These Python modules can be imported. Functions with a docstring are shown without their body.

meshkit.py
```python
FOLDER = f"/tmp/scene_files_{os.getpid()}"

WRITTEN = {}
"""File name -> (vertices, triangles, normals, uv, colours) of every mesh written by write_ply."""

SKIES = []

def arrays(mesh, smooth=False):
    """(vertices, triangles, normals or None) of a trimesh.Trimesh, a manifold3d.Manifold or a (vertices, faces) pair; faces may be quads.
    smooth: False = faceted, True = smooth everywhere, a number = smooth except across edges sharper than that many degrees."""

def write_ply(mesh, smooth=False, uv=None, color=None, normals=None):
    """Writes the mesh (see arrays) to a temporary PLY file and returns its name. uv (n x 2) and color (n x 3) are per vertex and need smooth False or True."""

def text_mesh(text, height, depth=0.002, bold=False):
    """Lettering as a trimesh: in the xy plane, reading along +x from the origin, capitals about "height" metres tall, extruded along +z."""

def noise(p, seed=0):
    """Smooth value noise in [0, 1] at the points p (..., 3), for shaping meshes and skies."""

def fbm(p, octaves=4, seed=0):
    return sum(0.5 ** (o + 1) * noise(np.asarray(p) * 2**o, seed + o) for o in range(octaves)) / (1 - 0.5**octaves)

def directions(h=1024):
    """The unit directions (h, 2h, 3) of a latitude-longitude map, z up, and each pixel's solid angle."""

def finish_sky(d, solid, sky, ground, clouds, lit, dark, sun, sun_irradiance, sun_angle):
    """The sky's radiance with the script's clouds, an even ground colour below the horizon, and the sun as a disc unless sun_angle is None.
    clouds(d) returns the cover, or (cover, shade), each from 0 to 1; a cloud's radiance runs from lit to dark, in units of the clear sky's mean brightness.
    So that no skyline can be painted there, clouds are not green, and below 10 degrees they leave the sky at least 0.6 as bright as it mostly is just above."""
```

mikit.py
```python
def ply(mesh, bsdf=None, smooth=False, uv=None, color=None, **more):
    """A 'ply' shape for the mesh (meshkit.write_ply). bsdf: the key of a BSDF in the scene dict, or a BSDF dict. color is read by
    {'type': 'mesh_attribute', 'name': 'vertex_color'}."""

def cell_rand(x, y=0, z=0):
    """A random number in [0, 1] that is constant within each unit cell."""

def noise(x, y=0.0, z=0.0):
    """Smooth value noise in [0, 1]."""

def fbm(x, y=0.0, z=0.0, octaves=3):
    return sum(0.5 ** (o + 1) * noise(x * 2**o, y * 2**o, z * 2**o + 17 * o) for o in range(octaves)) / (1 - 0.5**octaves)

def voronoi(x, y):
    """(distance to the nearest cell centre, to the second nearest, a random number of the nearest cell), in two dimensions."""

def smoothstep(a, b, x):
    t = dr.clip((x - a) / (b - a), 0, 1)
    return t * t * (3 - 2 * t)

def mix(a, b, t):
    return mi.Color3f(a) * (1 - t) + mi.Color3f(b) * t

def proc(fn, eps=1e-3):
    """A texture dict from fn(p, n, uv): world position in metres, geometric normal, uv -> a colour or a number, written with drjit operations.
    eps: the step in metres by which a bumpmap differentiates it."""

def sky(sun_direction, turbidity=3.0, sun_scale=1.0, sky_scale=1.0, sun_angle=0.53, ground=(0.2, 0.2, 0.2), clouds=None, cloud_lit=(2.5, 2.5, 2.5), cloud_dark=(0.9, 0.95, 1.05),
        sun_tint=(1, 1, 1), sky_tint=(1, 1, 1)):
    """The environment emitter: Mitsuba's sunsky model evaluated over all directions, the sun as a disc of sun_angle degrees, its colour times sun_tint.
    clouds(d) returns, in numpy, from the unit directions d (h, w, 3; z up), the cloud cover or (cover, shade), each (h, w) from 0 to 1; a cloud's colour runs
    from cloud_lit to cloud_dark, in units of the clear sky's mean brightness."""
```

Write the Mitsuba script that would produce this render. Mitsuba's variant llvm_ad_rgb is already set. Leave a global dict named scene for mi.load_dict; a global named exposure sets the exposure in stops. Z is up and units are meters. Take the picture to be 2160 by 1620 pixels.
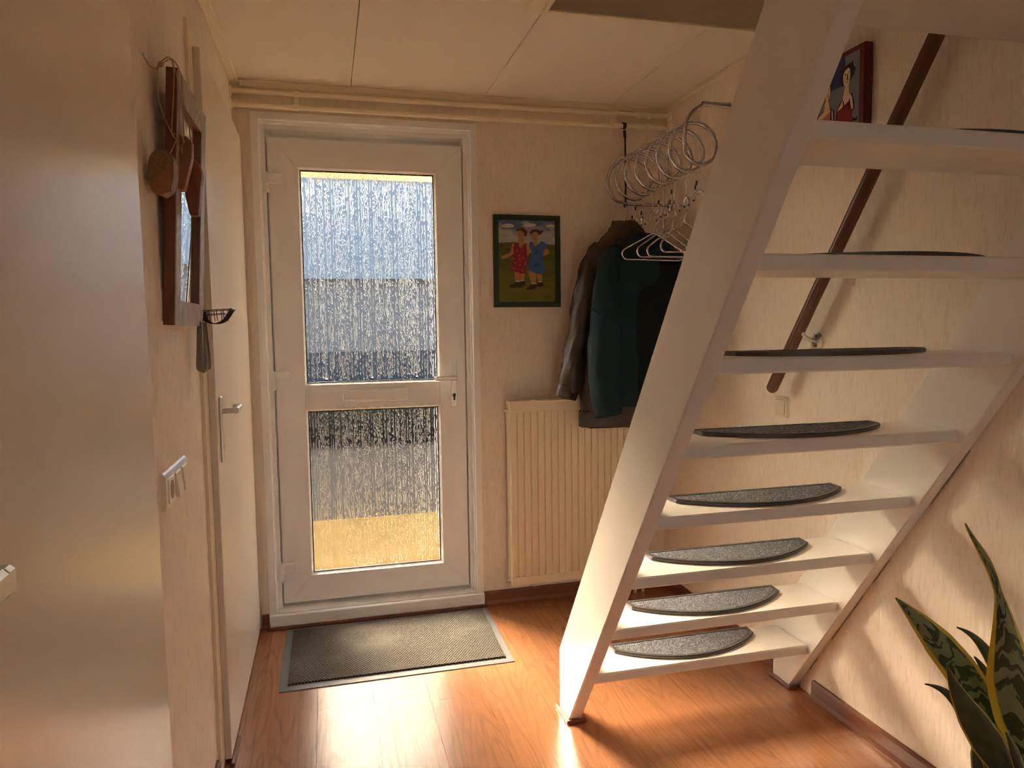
import math, random
import numpy as np
import trimesh, manifold3d
import drjit as dr
import mitsuba as mi
import mikit, meshkit
from mikit import noise, fbm, smoothstep, mix
from shapely.geometry import Polygon, LineString, Point, box as sbox
from shapely import affinity

rng = np.random.default_rng(7)
scene, labels = {}, {}

# ------------------------------------------------------------------ camera, sky, exposure
YAW, PITCH, ROLL = 0.251169, 0.0784565, 0.013117
CAM = np.array([0.0, -3.41192, 1.369946])
_f = np.array([math.sin(YAW) * math.cos(PITCH), math.cos(YAW) * math.cos(PITCH), -math.sin(PITCH)])
_r0 = np.array([math.cos(YAW), -math.sin(YAW), 0.0])
_d0 = np.cross(_f, _r0)
_r = math.cos(ROLL) * _r0 + math.sin(ROLL) * _d0
_d = -math.sin(ROLL) * _r0 + math.cos(ROLL) * _d0
_m = np.eye(4)
_m[:3, 0], _m[:3, 1], _m[:3, 2], _m[:3, 3] = -_r, -_d, _f, CAM
scene['camera'] = {'type': 'perspective', 'fov': 2 * math.degrees(math.atan(1080 / 1520.22)), 'fov_axis': 'x', 'near_clip': 0.05, 'far_clip': 500.0,
                   'to_world': mi.ScalarTransform4f(_m.tolist())}
SUN = (-0.52, 1.0, 0.80)
scene['sky'] = mikit.sky(SUN, turbidity=7.0, sun_scale=2.6, sky_scale=1.0, sun_angle=26.0, ground=(0.25, 0.22, 0.18), sun_tint=(1.0, 0.97, 0.93), sky_tint=(1.0, 0.87, 0.71))
exposure = 4.02

# ------------------------------------------------------------------ helpers
XL, XR, H, YR = -0.366, 1.693, 2.45, -5.2     # left wall, right wall, ceiling, rear wall
T4 = mi.ScalarTransform4f


def tag(key, label, category=None, group=None, kind=None):
    d = {'label': label}
    if category: d['category'] = category
    if group: d['group'] = group
    if kind: d['kind'] = kind
    labels[key] = d


def numbered(name):
    used = lambda k: k in scene or any(s.startswith(k + '__') for s in scene)
    if not used(name): return name
    i = 1
    while used('%s_%03d' % (name, i)): i += 1
    return '%s_%03d' % (name, i)


def obj(name, mesh, mat, parent=None, smooth=False, label=None, **kw):
    key = numbered((parent + '__' if parent else '') + name)
    scene[key] = mikit.ply(mesh, mat, smooth, **kw)
    if label: labels[key] = {'label': label}
    return key


def cat(ms):
    return trimesh.util.concatenate([m for m in ms if m is not None])


def box(x0, x1, y0, y1, z0, z1, c=0.0):
    lo, hi = np.minimum([x0, y0, z0], [x1, y1, z1]), np.maximum([x0, y0, z0], [x1, y1, z1])
    if c <= 0:
        m = trimesh.creation.box(hi - lo); m.apply_translation((lo + hi) / 2); return m
    c = min(c, 0.45 * float((hi - lo).min()))
    pts = []
    for sx in (0, 1):
        for sy in (0, 1):
            for sz in (0, 1):
                p = np.where([sx, sy, sz], hi, lo); s = np.where([sx, sy, sz], -c, c)
                for a in range(3):
                    q = p.copy()
                    for b in range(3):
                        if b != a: q[b] += s[b]
                    pts.append(q)
    return trimesh.convex.convex_hull(np.array(pts))


def extrude(poly, h, axis='z', at=0.0):
    """poly in (a, b); axis x: (a,b)->(y,z); axis y: (a,b)->(x,z); axis z: (x,y). From at to at+h along the axis."""
    parts = []
    for g in getattr(poly, 'geoms', [poly]):
        m = trimesh.creation.extrude_polygon(g, h, engine='earcut')
        v = m.vertices.copy()
        if axis == 'x':
            v = np.stack([v[:, 2] + at, v[:, 0], v[:, 1]], 1)
        elif axis == 'y':
            v = np.stack([v[:, 0], v[:, 2] + at, v[:, 1]], 1)
        else:
            v[:, 2] += at
        m = trimesh.Trimesh(v, m.faces, process=False)
        if m.volume < 0: m.invert()
        parts.append(m)
    return cat(parts)


def tube(pts, r, n=8, closed=False, cap=True):
    pts = np.asarray(pts, float)
    N = len(pts)
    r = np.broadcast_to(np.asarray(r, float), (N,))
    t = np.gradient(pts, axis=0) if not closed else np.roll(pts, -1, 0) - np.roll(pts, 1, 0)
    t /= np.maximum(np.linalg.norm(t, axis=1, keepdims=True), 1e-12)
    a = np.array([0, 0, 1.0]) if abs(t[0][2]) < 0.9 else np.array([1.0, 0, 0])
    u = np.cross(t[0], a); u /= np.linalg.norm(u)
    us = []
    for k in range(N):
        u = u - t[k] * (u @ t[k]); u /= max(np.linalg.norm(u), 1e-12); us.append(u)
    us = np.array(us); vs = np.cross(t, us)
    ang = np.linspace(0, 2 * np.pi, n, endpoint=False)
    V = (pts[:, None] + r[:, None, None] * (np.cos(ang)[None, :, None] * us[:, None] + np.sin(ang)[None, :, None] * vs[:, None])).reshape(-1, 3)
    F = []
    for k in range(N if closed else N - 1):
        a0, b0 = k * n, ((k + 1) % N) * n
        for i in range(n):
            j = (i + 1) % n
            F += [[a0 + i, a0 + j, b0 + j], [a0 + i, b0 + j, b0 + i]]
    V = list(V)
    if cap and not closed:
        V += [pts[0], pts[-1]]
        c0, c1 = len(V) - 2, len(V) - 1
        for i in range(n):
            j = (i + 1) % n
            F += [[c0, j, i], [c1, (N - 1) * n + i, (N - 1) * n + j]]
    m = trimesh.Trimesh(np.array(V), np.array(F), process=False)
    return m


def cyl(a, b, r, n=16):
    a, b = np.asarray(a, float), np.asarray(b, float)
    return tube([a, a + (b - a) * 0.5, b], r, n)


def spline(pts, n=40):
    from scipy.interpolate import CubicSpline
    pts = np.asarray(pts, float)
    d = np.r_[0, np.cumsum(np.linalg.norm(np.diff(pts, axis=0), axis=1))]
    return CubicSpline(d, pts)(np.linspace(0, d[-1], n))


def lathe(profile, at, axis='z', n=32):
    """profile [(r, h)...] revolved about the axis, placed at at."""
    m = trimesh.creation.revolve(np.array(profile), sections=n)
    v = m.vertices.copy()
    if axis == 'x': v = v[:, [2, 0, 1]]
    if axis == 'y': v = v[:, [1, 2, 0]]
    if axis == '-x': v = np.stack([-v[:, 2], v[:, 1], v[:, 0]], 1)
    if axis == '-y': v = np.stack([v[:, 0], -v[:, 2], v[:, 1]], 1)
    m = trimesh.Trimesh(v + np.asarray(at), m.faces, process=False)
    if m.volume < 0: m.invert()
    return m


def rounded_rect(x0, x1, z0, z1, r, q=6):
    return sbox(x0 + r, z0 + r, x1 - r, z1 - r).buffer(r, quad_segs=q)


def bevel_plate(poly, h, b, axis, at, sign=1):
    """A plate with a sloped rim: base polygon at 'at', top shrunk by b at distance h."""
    base = np.array(poly.exterior.coords)[:-1]; top = np.array(poly.buffer(-b, join_style=1).exterior.coords)[:-1]
    P = []
    for pl, w in ((base, 0.0), (base, h - b), (top, h)):
        for q in pl:
            d = at + sign * w
            P.append((d, q[0], q[1]) if axis == 'x' else ((q[0], d, q[1]) if axis == 'y' else (q[0], q[1], d)))
    return trimesh.convex.convex_hull(np.array(P))


def rot_about(mesh, angle, direction, point):
    m = mesh.copy(); m.apply_transform(trimesh.transformations.rotation_matrix(angle, direction, point)); return m


# ------------------------------------------------------------------ materials
def principled(name, color, rough=0.5, spec=0.5, bump=None, bscale=0.001, eps=1e-3, **kw):
    c = color if isinstance(color, dict) else {'type': 'rgb', 'value': list(color)}
    b = {'type': 'principled', 'base_color': c, 'roughness': rough, 'specular': spec, **kw}
    if bump is not None:
        b = {'type': 'bumpmap', 'arbitrary': mikit.proc(bump, eps), 'scale': bscale, 'bsdf': b}
    scene[name] = {'type': 'twosided', 'bsdf': b}
    return name


def drip(p, n, uv):
    s = p.x + p.y
    big = noise(s * 95 + 2.5 * noise(s * 24, p.z * 10), p.z * 13, 1.5)
    mid = noise(s * 210 + 3 * noise(s * 40, p.z * 20), p.z * 30, 4.5)
    return smoothstep(0.40, 0.60, big) * 0.7 + 0.4 * smoothstep(.35, .65, mid)


def c_wall(p, n, uv):
    t = fbm(p.x * 1.7, p.y * 1.7, p.z * 1.7, 3)
    return mix((0.80, 0.725, 0.62), (0.86, 0.785, 0.68), t) * (1 - 0.085 * drip(p, n, uv))  # relief contrast of the drips painted into the colour


M_WALL = principled('m_wall', mikit.proc(c_wall), 0.55, 0.35, drip, 0.0032, 1.5e-3)


def c_ceil(p, n, uv):
    return mix((0.80, 0.725, 0.63), (0.84, 0.77, 0.675), noise(p.x * 2, p.y * 2, 0))


def stipple(p, n, uv):
    return fbm(p.x * 240, p.y * 240, p.z * 240, 2)


M_CEIL = principled('m_ceiling', mikit.proc(c_ceil), 0.7, 0.2, stipple, 0.0004)


def brushed(p, n, uv):
    return noise((p.x + p.y) * 260, p.z * 14, 2.0) * 0.7 + 0.3 * noise(p.x * 30, p.y * 30, p.z * 30)


M_WHITE = principled('m_white_paint', (0.82, 0.78, 0.71), 0.32, 0.5, brushed, 0.00012)
M_STAIR = principled('m_stair_paint', (0.85, 0.83, 0.785), 0.30, 0.5, lambda p, n, uv: noise(p.x * 40, p.y * 200, p.z * 90) * 0.6 + noise(p.x * 25, p.y * 25, p.z * 25), 0.0002)
M_UPVC = principled('m_upvc', (0.87, 0.87, 0.86), 0.28, 0.5)
M_LACQ = principled('m_door_lacquer', (0.70, 0.635, 0.545), 0.24, 0.65, brushed, 0.00008)
M_TRIM = principled('m_trim_paint', (0.80, 0.715, 0.56), 0.45, 0.4)
M_RAD = principled('m_radiator', (0.82, 0.73, 0.56), 0.35, 0.5)
M_PIPE = principled('m_pipe_paint', (0.90, 0.81, 0.64), 0.35, 0.5)
M_DARKGAP = principled('m_dark_gap', (0.02, 0.018, 0.015), 0.8, 0.1)
M_RUBBER = principled('m_rubber', (0.060, 0.060, 0.058), 0.38, 0.5)
M_MATEDGE = principled('m_mat_edge', (0.14, 0.15, 0.16), 0.5, 0.4)
M_CHROME = 'm_chrome'; scene[M_CHROME] = {'type': 'twosided', 'bsdf': {'type': 'roughconductor', 'material': 'Cr', 'alpha': 0.12}}
M_STEEL = 'm_steel'; scene[M_STEEL] = {'type': 'twosided', 'bsdf': {'type': 'roughconductor', 'material': 'Cr', 'alpha': 0.28}}
M_ALU = principled('m_alu', (0.72, 0.70, 0.66), 0.33, 0.5, metallic=0.9)
M_BLACK = principled('m_black', (0.012, 0.011, 0.010), 0.45, 0.4)
M_MIRROR = 'm_mirror'; scene[M_MIRROR] = {'type': 'twosided', 'bsdf': {'type': 'conductor', 'material': 'Ag'}}
M_SWITCH = principled('m_switch', (0.84, 0.77, 0.64), 0.22, 0.5)
M_SWITCHDK = principled('m_socket_hole', (0.30, 0.235, 0.16), 0.4, 0.4)

PLANK_W, PLANK_L = 0.2025, 1.285


def c_floor(p, n, uv):
    col = dr.floor((p.x + 0.0735) / PLANK_W)
    row = dr.floor((p.y + mikit.cell_rand(col, 5, 2) * PLANK_L) / PLANK_L)
    tone = mikit.cell_rand(col, row, 3)
    wob = fbm(p.x * 7 + tone * 31, p.y * 0.9 + tone * 17, 0.5, 3)
    ring = 0.5 + 0.5 * dr.sin(dr.two_pi * (p.x * 24 + wob * 15 + tone * 5))
    fine = noise(p.x * 420, p.y * 5, tone * 9)
    line = smoothstep(0.72, 0.98, ring)
    base = mix((0.285, 0.122, 0.055), (0.385, 0.180, 0.087), tone * 0.5 + 0.35 * fine + 0.15 * noise(p.x * 4, p.y * 3, 1))
    return base * (1 - 0.14 * line) * (1 - 0.16 * smoothstep(.55, .9, noise(p.x * 300, p.y * 9, 3.1)))


def b_floor(p, n, uv):
    return noise(p.x * 300, p.y * 18, 3.1) * -0.5 + 0.5 * noise(p.x * 70, p.y * 30, 1)


M_FLOOR = principled('m_laminate', mikit.proc(c_floor), 0.27, 0.6, b_floor, 0.0002)


def c_brown(p, n, uv):
    t = noise(p.x * 6 + p.z * 180, p.y * 6, p.z * 220) * 0.6 + 0.4 * noise(p.x * 40, p.y * 40, p.z * 300)
    return mix((0.13, 0.046, 0.024), (0.20, 0.075, 0.040), t)


M_SKIRT = principled('m_skirting', mikit.proc(c_brown), 0.3, 0.3)


def c_rail(p, n, uv):
    t = noise(p.x * 160, (p.y * .817 + p.z * .577) * 160, (p.z * .817 - p.y * .577) * 3)
    return mix((0.070, 0.024, 0.009), (0.115, 0.042, 0.016), t)


M_RAIL = principled('m_rail_wood', mikit.proc(c_rail), 0.3, 0.5)


def c_carpet(p, n, uv):
    t = noise(p.x * 420, p.y * 420, p.z * 420)
    return mix((0.045, 0.050, 0.060), (0.44, 0.47, 0.52), smoothstep(0.35, 0.95, t))


M_CARPET = principled('m_stair_carpet', mikit.proc(c_carpet), 0.9, 0.2, lambda p, n, uv: noise(p.x * 420, p.y * 420, p.z * 420), 0.0025, 6e-4)


def c_doormat(p, n, uv):
    rib = 0.5 + 0.5 * dr.sin(p.x * 520) * dr.sin(p.y * 330)
    dust = smoothstep(0.45, 0.8, fbm(p.x * 5, p.y * 7, 1.0, 4))
    speck = smoothstep(0.86, 0.93, noise(p.x * 260, p.y * 260, 4))
    c = mix((0.006, 0.0055, 0.005), (0.105, 0.098, 0.086), smoothstep(.25, .85, rib) * 0.75 + 0.25 * noise(p.x * 300, p.y * 300, 0))
    return mix(c, (0.15, 0.14, 0.122), 0.22 * dust + 0.35 * speck)


M_DOORMAT = principled('m_doormat', mikit.proc(c_doormat), 0.95, 0.1)


def wood(name, c0, c1, ax, rough=0.45):
    def fn(p, n, uv):
        q = {'x': (p.y, p.z, p.x), 'y': (p.x, p.z, p.y), 'z': (p.x, p.y, p.z)}[ax]
        w = fbm(q[0] * 12, q[1] * 12, q[2] * 3, 2)
        return mix(c0, c1, 0.35 + 0.3 * dr.sin(26 * w + q[0] * 90) + 0.3 * noise(q[0] * 300, q[1] * 300, q[2] * 20))
    return principled(name, mikit.proc(fn), rough, 0.4)


M_FRAMEFACE = wood('m_mirror_frame_face', (0.30, 0.255, 0.225), (0.44, 0.385, 0.345), 'x', 0.4)
M_FRAMESIDE = wood('m_mirror_frame_side', (0.12, 0.045, 0.017), (0.18, 0.070, 0.027), 'z', 0.5)
M_CARVED = wood('m_carved_wood', (0.22, 0.095, 0.032), (0.34, 0.155, 0.055), 'z', 0.45)
M_CARVEDDK = wood('m_carved_wood_dark', (0.15, 0.058, 0.019), (0.24, 0.095, 0.033), 'z', 0.45)
M_BARK = principled('m_bark', mikit.proc(lambda p, n, uv: mix((0.13, 0.085, 0.04), (0.30, 0.20, 0.09), noise(p.x * 520, p.y * 300, p.z * 300))), 0.7, 0.3)
M_CORD = principled('m_cord', (0.42, 0.29, 0.155), 0.8, 0.2)
M_LEATHER = principled('m_leather', (0.026, 0.021, 0.018), 0.42, 0.5, lambda p, n, uv: noise(p.x * 420, p.y * 420, p.z * 420), 0.0004)
M_FUR = principled('m_fleece_collar', (0.085, 0.066, 0.050), 0.95, 0.2, lambda p, n, uv: fbm(p.x * 260, p.y * 260, p.z * 260, 2), 0.002)
M_TEAL = principled('m_teal_fleece', (0.004, 0.019, 0.030), 0.85, 0.25, lambda p, n, uv: noise(p.x * 500, p.y * 500, p.z * 500), 0.0008, sheen=0.4)
M_TEALSHADE = principled('m_teal_shade', (0.004, 0.009, 0.011), 0.9, 0.2)  # near-black teal: shade of the unlit jacket front put into the colour
M_SEAM = principled('m_seam', (0.004, 0.022, 0.034), 0.8, 0.2)
M_LINING = principled('m_lining', (0.16, 0.11, 0.075), 0.9, 0.2)

# ------------------------------------------------------------------ floor (planks), ceiling (panels), walls
obj('subfloor', box(XL - 0.2, XR + 0.2, YR - 0.1, 0.3, -0.09, -0.012), M_DARKGAP, 'floor')
tag('floor', 'orange brown wood grain laminate floor of the hall', kind='structure')


def cell_rand_np(x, y=0, z=0):
    x, y, z = (int(math.floor(v)) + 1000000 for v in (x, y, z))
    h = (x * 374761393 + y * 668265263 + z * 2147483647) & 0xFFFFFFFF
    h = ((h ^ (h >> 13)) * 1274126177) & 0xFFFFFFFF
    return ((h ^ (h >> 16)) & 0xFFFFFF) / 16777215.0


for col in range(-2, 10):
    x0, x1 = -0.0735 + col * PLANK_W, -0.0735 + (col + 1) * PLANK_W
    x0, x1 = max(x0, XL), min(x1, XR)
    if x1 - x0 < 0.005: continue
    off = cell_rand_np(col, 5, 2) * PLANK_L
    for row in range(-6, 3):
        y0, y1 = row * PLANK_L - off, (row + 1) * PLANK_L - off
        y0, y1 = max(y0, YR), min(y1, 0.0)
        if y1 - y0 < 0.01: continue
        obj('plank', box(x0 + 0.0003, x1 - 0.0003, y0 + 0.0003, y1 - 0.0003, -0.012, 0.0), M_FLOOR, 'floor')

OX0, OY1 = 0.752, -0.985        # stairwell opening in the ceiling: its left and its far edge
tag('ceiling', 'cream painted ceiling of long flat panels with thin joints', kind='structure')
obj('slab', cat([box(XL - 0.2, OX0 - 0.02, YR - 0.1, 0.3, H + 0.012, H + 0.30), box(OX0 - 0.02, XR + 0.2, OY1 + 0.02, 0.3, H + 0.012, H + 0.30)]), M_DARKGAP, 'ceiling')
G = 0.0012
for x0, x1, y0, y1 in [(XL, 0.143, YR, 0), (0.143, OX0, YR, OY1), (0.143, 0.757, OY1, 0), (0.757, 1.388, OY1, 0), (1.388, XR, OY1, 0)]:
    if (x0, x1, y0) == (0.143, OX0, YR):
        obj('panel', box(x0 + G, x1, y0, y1, H, H + 0.012, 0.0015), M_CEIL, 'ceiling')
    else:
        obj('panel', box(x0 + G, x1 - G, y0 + 0, y1, H, H + 0.012, 0.0015), M_CEIL, 'ceiling')

WT = 0.12
obj('wall_left', box(XL - WT, XL, YR - WT, 0.3, -0.02, H + 0.02), M_WALL); tag('wall_left', 'cream textured wall on the left with the doors', kind='structure')
st = lambda a, b, v: (lambda t: t * t * (3 - 2 * t))(np.clip((v - a) / (b - a), 0, 1))


def plaster(a0, a1, z0, z1, place, flip, seed, amp=.00062):
    """textured paint with fine vertical ridges as real relief; place(a, z, relief) -> points"""
    A_, ZZ = np.meshgrid(np.arange(a0, a1 + .0001, .0021), np.arange(z0, z1 + .0001, .0054), indexing='ij')
    o = 0 * A_
    P3 = np.stack([A_ * 150 + 1.3 * meshkit.noise(np.stack([A_ * 40, ZZ * 22, o + 3.5], -1), seed), ZZ * 25, o + .5], -1)
    n1, n2 = meshkit.noise(P3, seed + 1), meshkit.noise(P3 * [1.9, 2.1, 1], seed + 2)
    rl = amp * st(.30, .50, n1) * (0.75 + .5 * n2) + .3 * amp * st(.4, .6, n2)
    e = np.minimum(np.minimum(A_ - A_[0, 0], A_[-1, 0] - A_), np.minimum(ZZ - ZZ[0, 0], ZZ[0, -1] - ZZ)) / .008
    V = place(A_, ZZ, rl * np.clip(e, 0, 1)).reshape(-1, 3)
    na, nz = A_.shape
    I = (np.arange(na - 1)[:, None] * nz + np.arange(nz - 1)[None]).reshape(-1)
    F = np.concatenate([np.stack([I, I + 1, I + nz + 1], 1), np.stack([I, I + nz + 1, I + nz], 1)])
    g_ = np.arange(na * nz).reshape(na, nz)
    rim = np.concatenate([g_[:-1, 0], g_[-1, :-1], g_[:0:-1, -1], g_[0, :0:-1]])
    k_, n0 = len(rim), len(V)
    Vb = place(A_, ZZ, 0 * A_ - .0015).reshape(-1, 3)[rim]
    V = np.vstack([V, Vb, Vb.mean(0)])
    q0, q1 = np.arange(k_), (np.arange(k_) + 1) % k_
    F = np.concatenate([F, np.stack([rim[q0], rim[q1], n0 + q1], 1)[:, ::-1], np.stack([rim[q0], n0 + q1, n0 + q0], 1)[:, ::-1], np.stack([n0 + q0, n0 + q1, 0 * q0 + n0 + k_], 1)[:, ::-1]])
    return trimesh.Trimesh(V, F[:, ::-1] if flip else F, process=False)


relief = plaster(-2.45, 0.0, -.004, 2.46, lambda a, z, r: np.stack([XR - r, a, z], -1), False, 1)
slabs = [box(XR + .0002, XR + WT, YR - WT, 0.3, -0.02, 5.2)]
obj('wall_right', cat(slabs), M_WALL)
M_WALLR = principled('m_wall_relief', mikit.proc(lambda p, n, uv: mix((0.82, 0.742, 0.64), (0.88, 0.802, 0.70), fbm(p.x * 1.7, p.y * 1.7, p.z * 1.7, 3)) * (1 - 0.07 * smoothstep(.55, .80, noise((p.x + p.y) * 230 + 1.0 * noise((p.x + p.y) * 50, p.z * 30), p.z * 36, 2.2)))), 0.55, 0.35)  # dark streaks paint the shading of the grooves into the colour
obj('plaster', relief, M_WALLR, 'wall_right', 40)
obj('plaster', plaster(-1.90, -1.10, -.004, 2.46, lambda a, z, r: np.stack([XL + .0003 + r, a, z], -1), True, 5, .0010), M_WALLR, 'wall_left', 40)
BACK_RELIEF = True; tag('wall_right', 'cream textured wall on the right behind the stairs', kind='structure')
FX0, FX1, FZ1 = -0.291, 0.716, 2.325      # the front door's frame
obj('wall_back', cat([box(XL - WT, FX0, 0, 0.3, -0.02, H + 0.3), box(FX1, XR + WT, 0, 0.3, -0.02, H + 0.3), box(FX0, FX1, 0, 0.3, FZ1, H + 0.3)]), M_WALL)
obj('plaster', plaster(FX1 + .001, XR, -.004, 2.46, lambda a, z, r: np.stack([a, -.0003 - r, z], -1), True, 9, .0005), M_WALLR, 'wall_back', 40)
tag('wall_back', 'cream textured wall around the front door', kind='structure')
WX0, WX1, WZ0, WZ1 = 0.02, 1.34, 0.80, 2.20
obj('wall_rear', cat([box(XL - WT, WX0, YR - WT, YR, -0.02, H + 0.3), box(WX1, XR + WT, YR - WT, YR, -0.02, H + 0.3), box(WX0, WX1, YR - WT, YR, -0.02, WZ0), box(WX0, WX1, YR - WT, YR, WZ1, H + 0.3)]), M_WALL)
tag('wall_rear', 'cream wall behind the viewer with an added window', kind='structure')
# added window, unseen behind the viewer, put in for fill daylight
fr = 0.06
obj('frame', cat([box(WX0, WX1, YR - 0.09, YR - 0.03, WZ0, WZ0 + fr), box(WX0, WX1, YR - 0.09, YR - 0.03, WZ1 - fr, WZ1), box(WX0, WX0 + fr, YR - 0.09, YR - 0.03, WZ0 + fr, WZ1 - fr),
                  box(WX1 - fr, WX1, YR - 0.09, YR - 0.03, WZ0 + fr, WZ1 - fr), box(0.67, 0.73, YR - 0.09, YR - 0.03, WZ0 + fr, WZ1 - fr)]), M_UPVC, 'added_window_1')
scene['m_clear'] = {'type': 'thindielectric'}
for a, b in ((WX0 + fr, 0.67), (0.73, WX1 - fr)):
    z0, z1, y = WZ0 + fr, WZ1 - fr, YR - 0.06
    obj('pane', trimesh.Trimesh([[a, y, z0], [b, y, z0], [b, y, z1], [a, y, z1]], [[0, 1, 2], [0, 2, 3]]), 'm_clear', 'added_window_1')
tag('added_window_1', 'added white framed window behind the viewer for fill daylight', kind='structure')

# stairwell above the ceiling
obj('wall_stairwell', cat([box(OX0 - 0.03, XR, OY1, OY1 + 0.03, H - 0.004, 5.2), box(OX0 - 0.03, OX0, YR, OY1, H - 0.004, 5.2), box(OX0 - 0.03, XR, YR - 0.03, YR, H + 0.3, 5.2), box(OX0 - 0.03, XR, YR, OY1, 5.17, 5.2)]), M_TRIM)
tag('wall_stairwell', 'dark shaded sides of the stairwell opening above the ceiling', kind='structure')
# ceiling trims
obj('trim_1', box(XL, XL + 0.036, YR, 0, H - 0.018, H, 0.004), M_TRIM); tag('trim_1', 'narrow cream cover strip along ceiling and left wall', kind='structure')
obj('trim_2', cat([box(XL + 0.036, XR, -0.030, 0, H - 0.028, H, 0.004), box(XL + 0.036, XR, -0.036, 0, H - 0.006, H, 0.002)]), M_TRIM); tag('trim_2', 'narrow cream cover strip above the pipes on back wall', kind='structure')
obj('trim_3', box(XR - 0.028, XR, OY1, -0.03, H - 0.02, H, 0.004), M_TRIM); tag('trim_3', 'narrow cream cover strip along ceiling and right wall', kind='structure')
obj('trim_4', cat([box(OX0 - 0.062, OX0 + 0.008, YR, OY1 + 0.03, H - 0.010, H, 0.003), box(OX0 + 0.008, XR, OY1 - 0.006, OY1 + 0.012, H - 0.012, H, 0.003), box(OX0 - 0.008, OX0 + 0.008, YR, OY1 - 0.006, H - 0.022, H - 0.009, 0.003)]), M_TRIM)
tag('trim_4', 'flat cream strip framing the stairwell opening in ceiling', kind='structure')


# ------------------------------------------------------------------ baseboards
def skirting(L):     # profile in (depth, height)
    return Polygon([(0, 0), (0.018, 0), (0.018, 0.004), (0.0135, 0.02), (0.0125, 0.058), (0.009, 0.067), (0, 0.067)])


def skirt_y(x_wall, sign, y0, y1):      # runs along y on a wall at x
    p = skirting(0)
    q = Polygon([(x_wall + sign * a, b) for a, b in p.exterior.coords])
    return extrude(q, y1 - y0, 'y', y0)


def skirt_x(x0, x1):                    # runs along x on the back wall
    p = skirting(0)
    q = Polygon([(-a, b) for a, b in p.exterior.coords])
    return extrude(q, x1 - x0, 'x', x0)


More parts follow.
